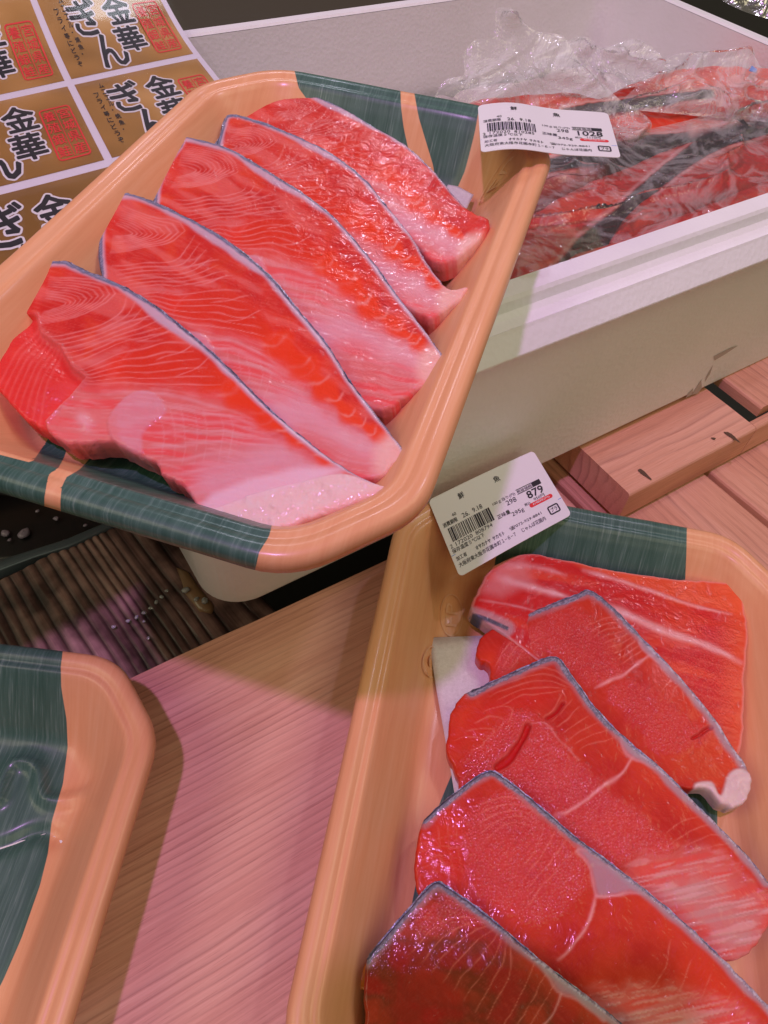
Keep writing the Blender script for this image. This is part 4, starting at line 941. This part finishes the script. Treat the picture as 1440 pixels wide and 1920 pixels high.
for iu in (-2,-1,0):
    for iv in (-2,-1,0,1):
        ox=0 if iu==0 else 0
        vs=.0 
        u0,u1,v0,v1=iu+.035,iu+.985,iv+.045,iv+.965
        P,Fc=grid_sheet(u0,u1,v0,v1,12,12,.00015); st=mesh('sticker',P,Fc,M_GOLD,sheet,True)
        if iu==0 and iv<=-2: continue
        W_=(u1-u0);H_=(v1-v0)
        def fnm(V,off,u0=u0,v0=v0,W_=W_,H_=H_): return stk(u0+V[:,0]/100*W_,v0+V[:,1]/70*H_,np.zeros(len(V))+off)
        for b,kk,mt,off,nm in ((1.9,16,M_LABEL,.00022,'lettering_outline'),(.62,8,M_INK,.00034,'lettering')):
            Q=Print()
            for ch_,x_,y_,w_,h_ in (('ぎ',21,34,23,28),('ん',29,3,22,30),('金',50,39,21,22),('華',50,14,20,22)): Q.text(ch_,x_,y_,w_,h_,b,kk,slant=-2.5)
            Q.build(nm,fnm,mt,st,off)
        Q=Print()
        for k,ch_ in enumerate('ムニエル・焼魚・'): Q.text(ch_,16.0,61-k*6.2 if ch_!='・' else 63-k*6.2,3.6 if ch_!='・' else 1,4.6 if ch_!='・' else 1,.1,4)
        for k,ch_ in enumerate('フライ等にどうぞ'): Q.text(ch_,9.5,53-k*6.2,3.6,4.6,.1,4)
        Q.build('small_lettering',fnm,M_INK,st,.0003)
        Q=Print(); Q.rect_outline(73,7,22,46,3,1.1); Q.quad(83.7,9,.6,42)
        for k,ch_ in enumerate('宮城県産'): Q.text(ch_,85.3,41.5-k*10.6,8,9,.12,4)
        for k,ch_ in enumerate('養殖銀鮭'): Q.text(ch_,74.8,41.5-k*10.6,8,9,.12,4)
        Q.build('red_stamp',fnm,M_RED,st,.0003)
P,Fc=grid_sheet(-2.3,1.07,-2.4,2.2,50,60,.0012); P[:,2]+=(fbm(P[:,0]*20,P[:,1]*20,3)-.5)*.0010
o=mesh('sleeve',P,Fc,M_SLEEVE,sheet,True)
# ------------------------------------------------------------------ fish in the box
def paintF(seed,ang,base,skin=None,bone=None,belly=None):
    ca,sa=math.cos(math.radians(ang)),math.sin(math.radians(ang))
    def paint(PX,d):
        a=PX[:,0]*ca+PX[:,1]*sa; b=-PX[:,0]*sa+PX[:,1]*ca; n=len(a)
        c=np.tile(np.array(base),(n,1)); dz=np.zeros(n)
        chev=np.sin((a+.8*np.abs(b-b.mean())+(fbm(a*.02,b*.02,seed)-.5)*40)*.30); c=mixc(c,sm(.6,1,chev)*.16,(.85,.25,.16)); dz+=.0001*chev
        v=fbm(a*.012,b*.03,seed+4); c=mixc(c,sm(.5,.8,v)*.6,(.80,.10,.03)); c=mixc(c,sm(.5,.8,1-v)*.5,(.55,.012,.014))
        if skin is not None:
            s,_=dist(PX,catmull(skin[0],4,False)); w=skin[1]; c=mixc(c,sm(w+2,w-2,s),(.022,.024,.03)); sp=fbm(PX[:,0]*.2,PX[:,1]*.2,seed+7); c=mixc(c,sm(w+2,w-2,s)*sm(.6,.8,sp)*.35,(.2,.2,.23)); c=mixc(c,sm(w+9,w+3,s)*sm(w,w+2,s)*.6,(.80,.5,.42))
        if belly is not None:
            s,_=dist(PX,catmull(belly[0],4,False)); c=mixc(c,sm(belly[1]+8,belly[1]-8,s)*.8,(.80,.45,.34))
        return c,dz,np.full(n,.1)
    return paint
M_FF=mat_salmon('bagged_fish_flesh',.0)
def zp(z): return (np.array([0,0,z]),np.array([0,0,1.]))
FD=[([(960,520),(985,480),(1120,450),(1250,400),(1380,350),(1560,280),(1700,330),(1600,520),(1300,640),(1000,700),(930,620)],.088,-18,(.60,.014,.010),None,None,'red salmon fillet along the front wall of the foam box','.'),
    ([(880,560),(905,480),(950,420),(1010,380),(1100,330),(1180,300),(1290,255),(1330,262),(1290,310),(1220,360),(1140,410),(1090,450),(1060,480),(1000,560),(920,620)],.094,-28,(.60,.014,.010),([(1050,500),(1100,445),(1170,390),(1240,330),(1330,258)],13),None,'salmon side with dark skin running diagonally from the front of the box','.'),
    ([(1230,330),(1330,262),(1440,235),(1600,200),(1620,300),(1440,320),(1330,360),(1240,400),(1150,430)],.091,-20,(.60,.014,.010),([(1230,345),(1330,275),(1440,240)],12),None,'salmon piece beside the right end of the foam box under wrinkled film','.'),
    ([(1020,250),(1100,230),(1180,200),(1280,190),(1420,210),(1600,190),(1640,240),(1440,240),(1330,258),(1180,280),(1060,320),(980,330),(960,290)],.096,-12,(.66,.035,.012),([(960,325),(1060,300),(1180,272),(1330,250),(1500,215)],12),([(1300,240),(1400,215),(1500,195)],10),'orange red fillet in the middle of the box with a dark skin edge below it','.'),
    ([(880,180),(960,170),(1060,165),(1120,175),(1170,150),(1250,125),(1300,118),(1440,120),(1600,130),(1600,190),(1400,200),(1180,205),(1050,235),(900,250),(850,215)],.094,-8,(.60,.014,.010),([(1060,212),(1160,196),(1250,186),(1330,176)],9),([(1150,142),(1230,128),(1290,115)],7),'salmon fillet at the back of the foam box behind the price label','.'),
    ([(1400,118),(1440,122),(1560,135),(1560,160),(1440,150),(1400,140)],.100,-5,(.78,.10,.03),None,None,'orange fish tip at the far right of the foam box','.')]
for i,(o_,z,ang,base,sk,be,lab,_) in enumerate(FD):
    o,_=slab('salmon_fillet',o_,zp(z),.0011,.016,paintF(40+i,ang,base,sk,None,be),M_FF,seed=50+i,rnd=.010,lump=.0014,side=(.5,.05,.04),box_=True)
    tag(o,lab,'salmon fillet','salmon fillets in the foam box'); setpivot(o,np.array([*at(np.mean(o_,0),z)[:2],z-.016]))
# ice bed
V=[];nx=70;ny=46
Xs=np.linspace(BX0+.035,BX1-.035,nx);Ys=np.linspace(BY0+.035,BY1-.035,ny);XX,YY=np.meshgrid(Xs,Ys,indexing='ij')
ZZ=.045+.010*fbm(XX*60,YY*60,3)+.006*fbm(XX*160,YY*160,4)
V=np.array([boxw(a,b,c) for a,b,c in zip(XX.ravel(),YY.ravel(),ZZ.ravel())]); Fc=[[i*ny+j,(i+1)*ny+j,(i+1)*ny+j+1,i*ny+j+1] for i in range(nx-1) for j in range(ny-1)]
o=mesh('crushed_ice',V,Fc,simple('ice_bed',(.55,.50,.48),.3,Coat_Weight=.5),None,False); o['kind']='stuff'; tag(o,'crushed ice filling the foam box under the fish','ice')
# clear ice cubes / bag lumps at the back
# bags
def bag(outline,zf,sp,mat,label,amp,seed,fr=60,rim=True,box_=False,st=1.0):
    P=catmull(outline,5); W=np.array([at(p,plane=zf) for p in P]); n=zf[1]; a=unit(np.cross([0,1,.02],n)); b=np.cross(n,a); c=W.mean(0)
    O=np.stack([(W-c)@a,(W-c)@b],-1); x0,y0=O.min(0);x1,y1=O.max(0); nx=int((x1-x0)/sp)+2;ny=int((y1-y0)/sp)+2
    X,Y=np.meshgrid(x0+np.arange(nx)*sp,y0+np.arange(ny)*sp,indexing='ij'); G=np.stack([X.ravel(),Y.ravel()],-1); idx=np.arange(nx*ny).reshape(nx,ny)
    cells=np.stack([idx[:-1,:-1],idx[1:,:-1],idx[1:,1:],idx[:-1,1:]],-1).reshape(-1,4); cells=cells[inside(G[cells[:,0]]+sp/2,O)]
    used,inv=np.unique(cells,return_inverse=True); cells=inv.reshape(-1,4); G=G[used]; cnt=np.bincount(cells.ravel(),minlength=len(G)); bd=cnt<4
    d,N=dist(G[bd],O,True,True); G[bd]=N; d,_=dist(G,O,True)
    wx=(fbm(G[:,0]*fr*.6+seed,G[:,1]*fr*.6,seed)-.5)*2.2; 
    g0=(G[:,0]*.8+G[:,1]*.6)*st; g1=(-G[:,0]*.6+G[:,1]*.8)/st; r1=1-np.abs(2*fbm(g0*fr+wx,g1*fr-wx,seed+2,2)-1); r2=1-np.abs(2*fbm(g0*fr*2.2+wx*2,g1*fr*2.2,seed+5,2)-1)
    h=amp*(r1**6*.9+r2**8*.22)*sm(0,.006,d)
    T=c+G[:,:1]*a+G[:,1:2]*b+h[:,None]*n
    if box_: T=inbox(T)
    o=mesh('plastic_bag',T,cells,mat,None,True); tag(o,label,'plastic bag'); setpivot(o,c-n*.002); return o
bag([(935,700),(905,540),(960,400),(1020,300),(1110,262),(1250,235),(1440,190),(1640,170),(1700,330),(1500,430),(1300,540),(1100,640)],zp(.0985),.0011,M_FILM2,'wrinkled clear film stretched over the fish at the front of the foam box',.0060,5,21,box_=True,st=.55)
def tiltplane(p,z,fx,deg):   # plane through the photo pixel p at level z, tipped up by deg about heading fx
    a=math.radians(fx); t=np.array([math.cos(a),math.sin(a),0]); s=np.array([-math.sin(a),math.cos(a),0]); q=math.radians(deg)
    n=-s*math.sin(q)+np.array([0,0,math.cos(q)]); return (at(p,z),n)
bag([(815,190),(835,150),(870,140),(868,105),(890,75),(925,70),(930,20),(945,14),(965,20),(985,45),(1010,60),(1050,65),(1065,80),(1085,110),(1120,145),(1160,185),(1195,205),(1222,232),(1205,262),(1165,300),(1100,250),(960,230),(860,215)],tiltplane((1000,240),.100,12,50),.0010,M_FILM,'clear crumpled bag standing up behind the price label in the foam box',.011,9,15,st=.6)
bag([(1170,200),(1190,165),(1240,118),(1275,100),(1340,95),(1405,88),(1418,110),(1440,130),(1560,150),(1560,235),(1400,225),(1280,215)],tiltplane((1300,200),.101,15,25),.0010,M_FILM,'clear folded bag corner over the fish at the right of the foam box',.006,13,35,st=.6)
bag([(1035,150),(1045,100),(1065,75),(1100,70),(1130,90),(1165,78),(1200,75),(1240,105),(1255,140),(1180,165),(1090,170)],tiltplane((1120,165),.100,14,40),.0010,M_FILM,'low heap of clear crinkled film behind the salmon at the back of the foam box',.008,23,60,st=.8)
slabpx('blue_tag',[(1410,122),(1420,128),(1419,134),(1405,130)],.104,.001,M_BLUE,'tiny blue tag on the bag at the right of the foam box','tag')
# ------------------------------------------------------------------ behind the box
q=boxw(.20,.62,0)
bk=board('back_shelf',boxw(.10,.66,.06),A0,1.2,.26,.03,simple('dark_shelf_wood',(.05,.035,.02),.5),None); tag(bk,'dark brown shelf behind the foam box at the top edge','shelf')
foil=simple('silver_foil',(.45,.44,.42),.22,Metallic=.9)
bag_=bag([(1330,-60),(1345,-10),(1380,15),(1440,35),(1560,60),(1600,-80)],tiltplane((1440,30),.07,20,10),.0016,foil,'silver foil pack beyond the right end of the foam box',.012,21,50)
bag_.name='foil_pack'; bag_['category']='foil pack'
# phone that takes the picture (its shade falls on the nearest slices)
def phone():
    up=R@np.array([0,1,0.]); rt=R@np.array([1,0,0.]); bk_=R@np.array([0,0,1.])
    me=rrect(-.050,.040,-.150,.005,.012,5); rings=[]
    for ins,dd in ((.001,.0010),(0,.0018),(0,.0085),(.001,.0095)):
        P=me*np.array([1,1.])*1.0; c=P.mean(0); P=c+(P-c)*(1-ins/.04)
        rings.append(np.array([CAM+rt*p[0]+up*p[1]+bk_*dd for p in P]))
    V,Fc=loopmesh(rings,True,True); o=mesh('phone',V,Fc,simple('phone_black',(.02,.02,.022),.3),None,False); tag(o,'black phone held above the trays, taking the picture','phone'); setpivot(o,CAM)
phone()
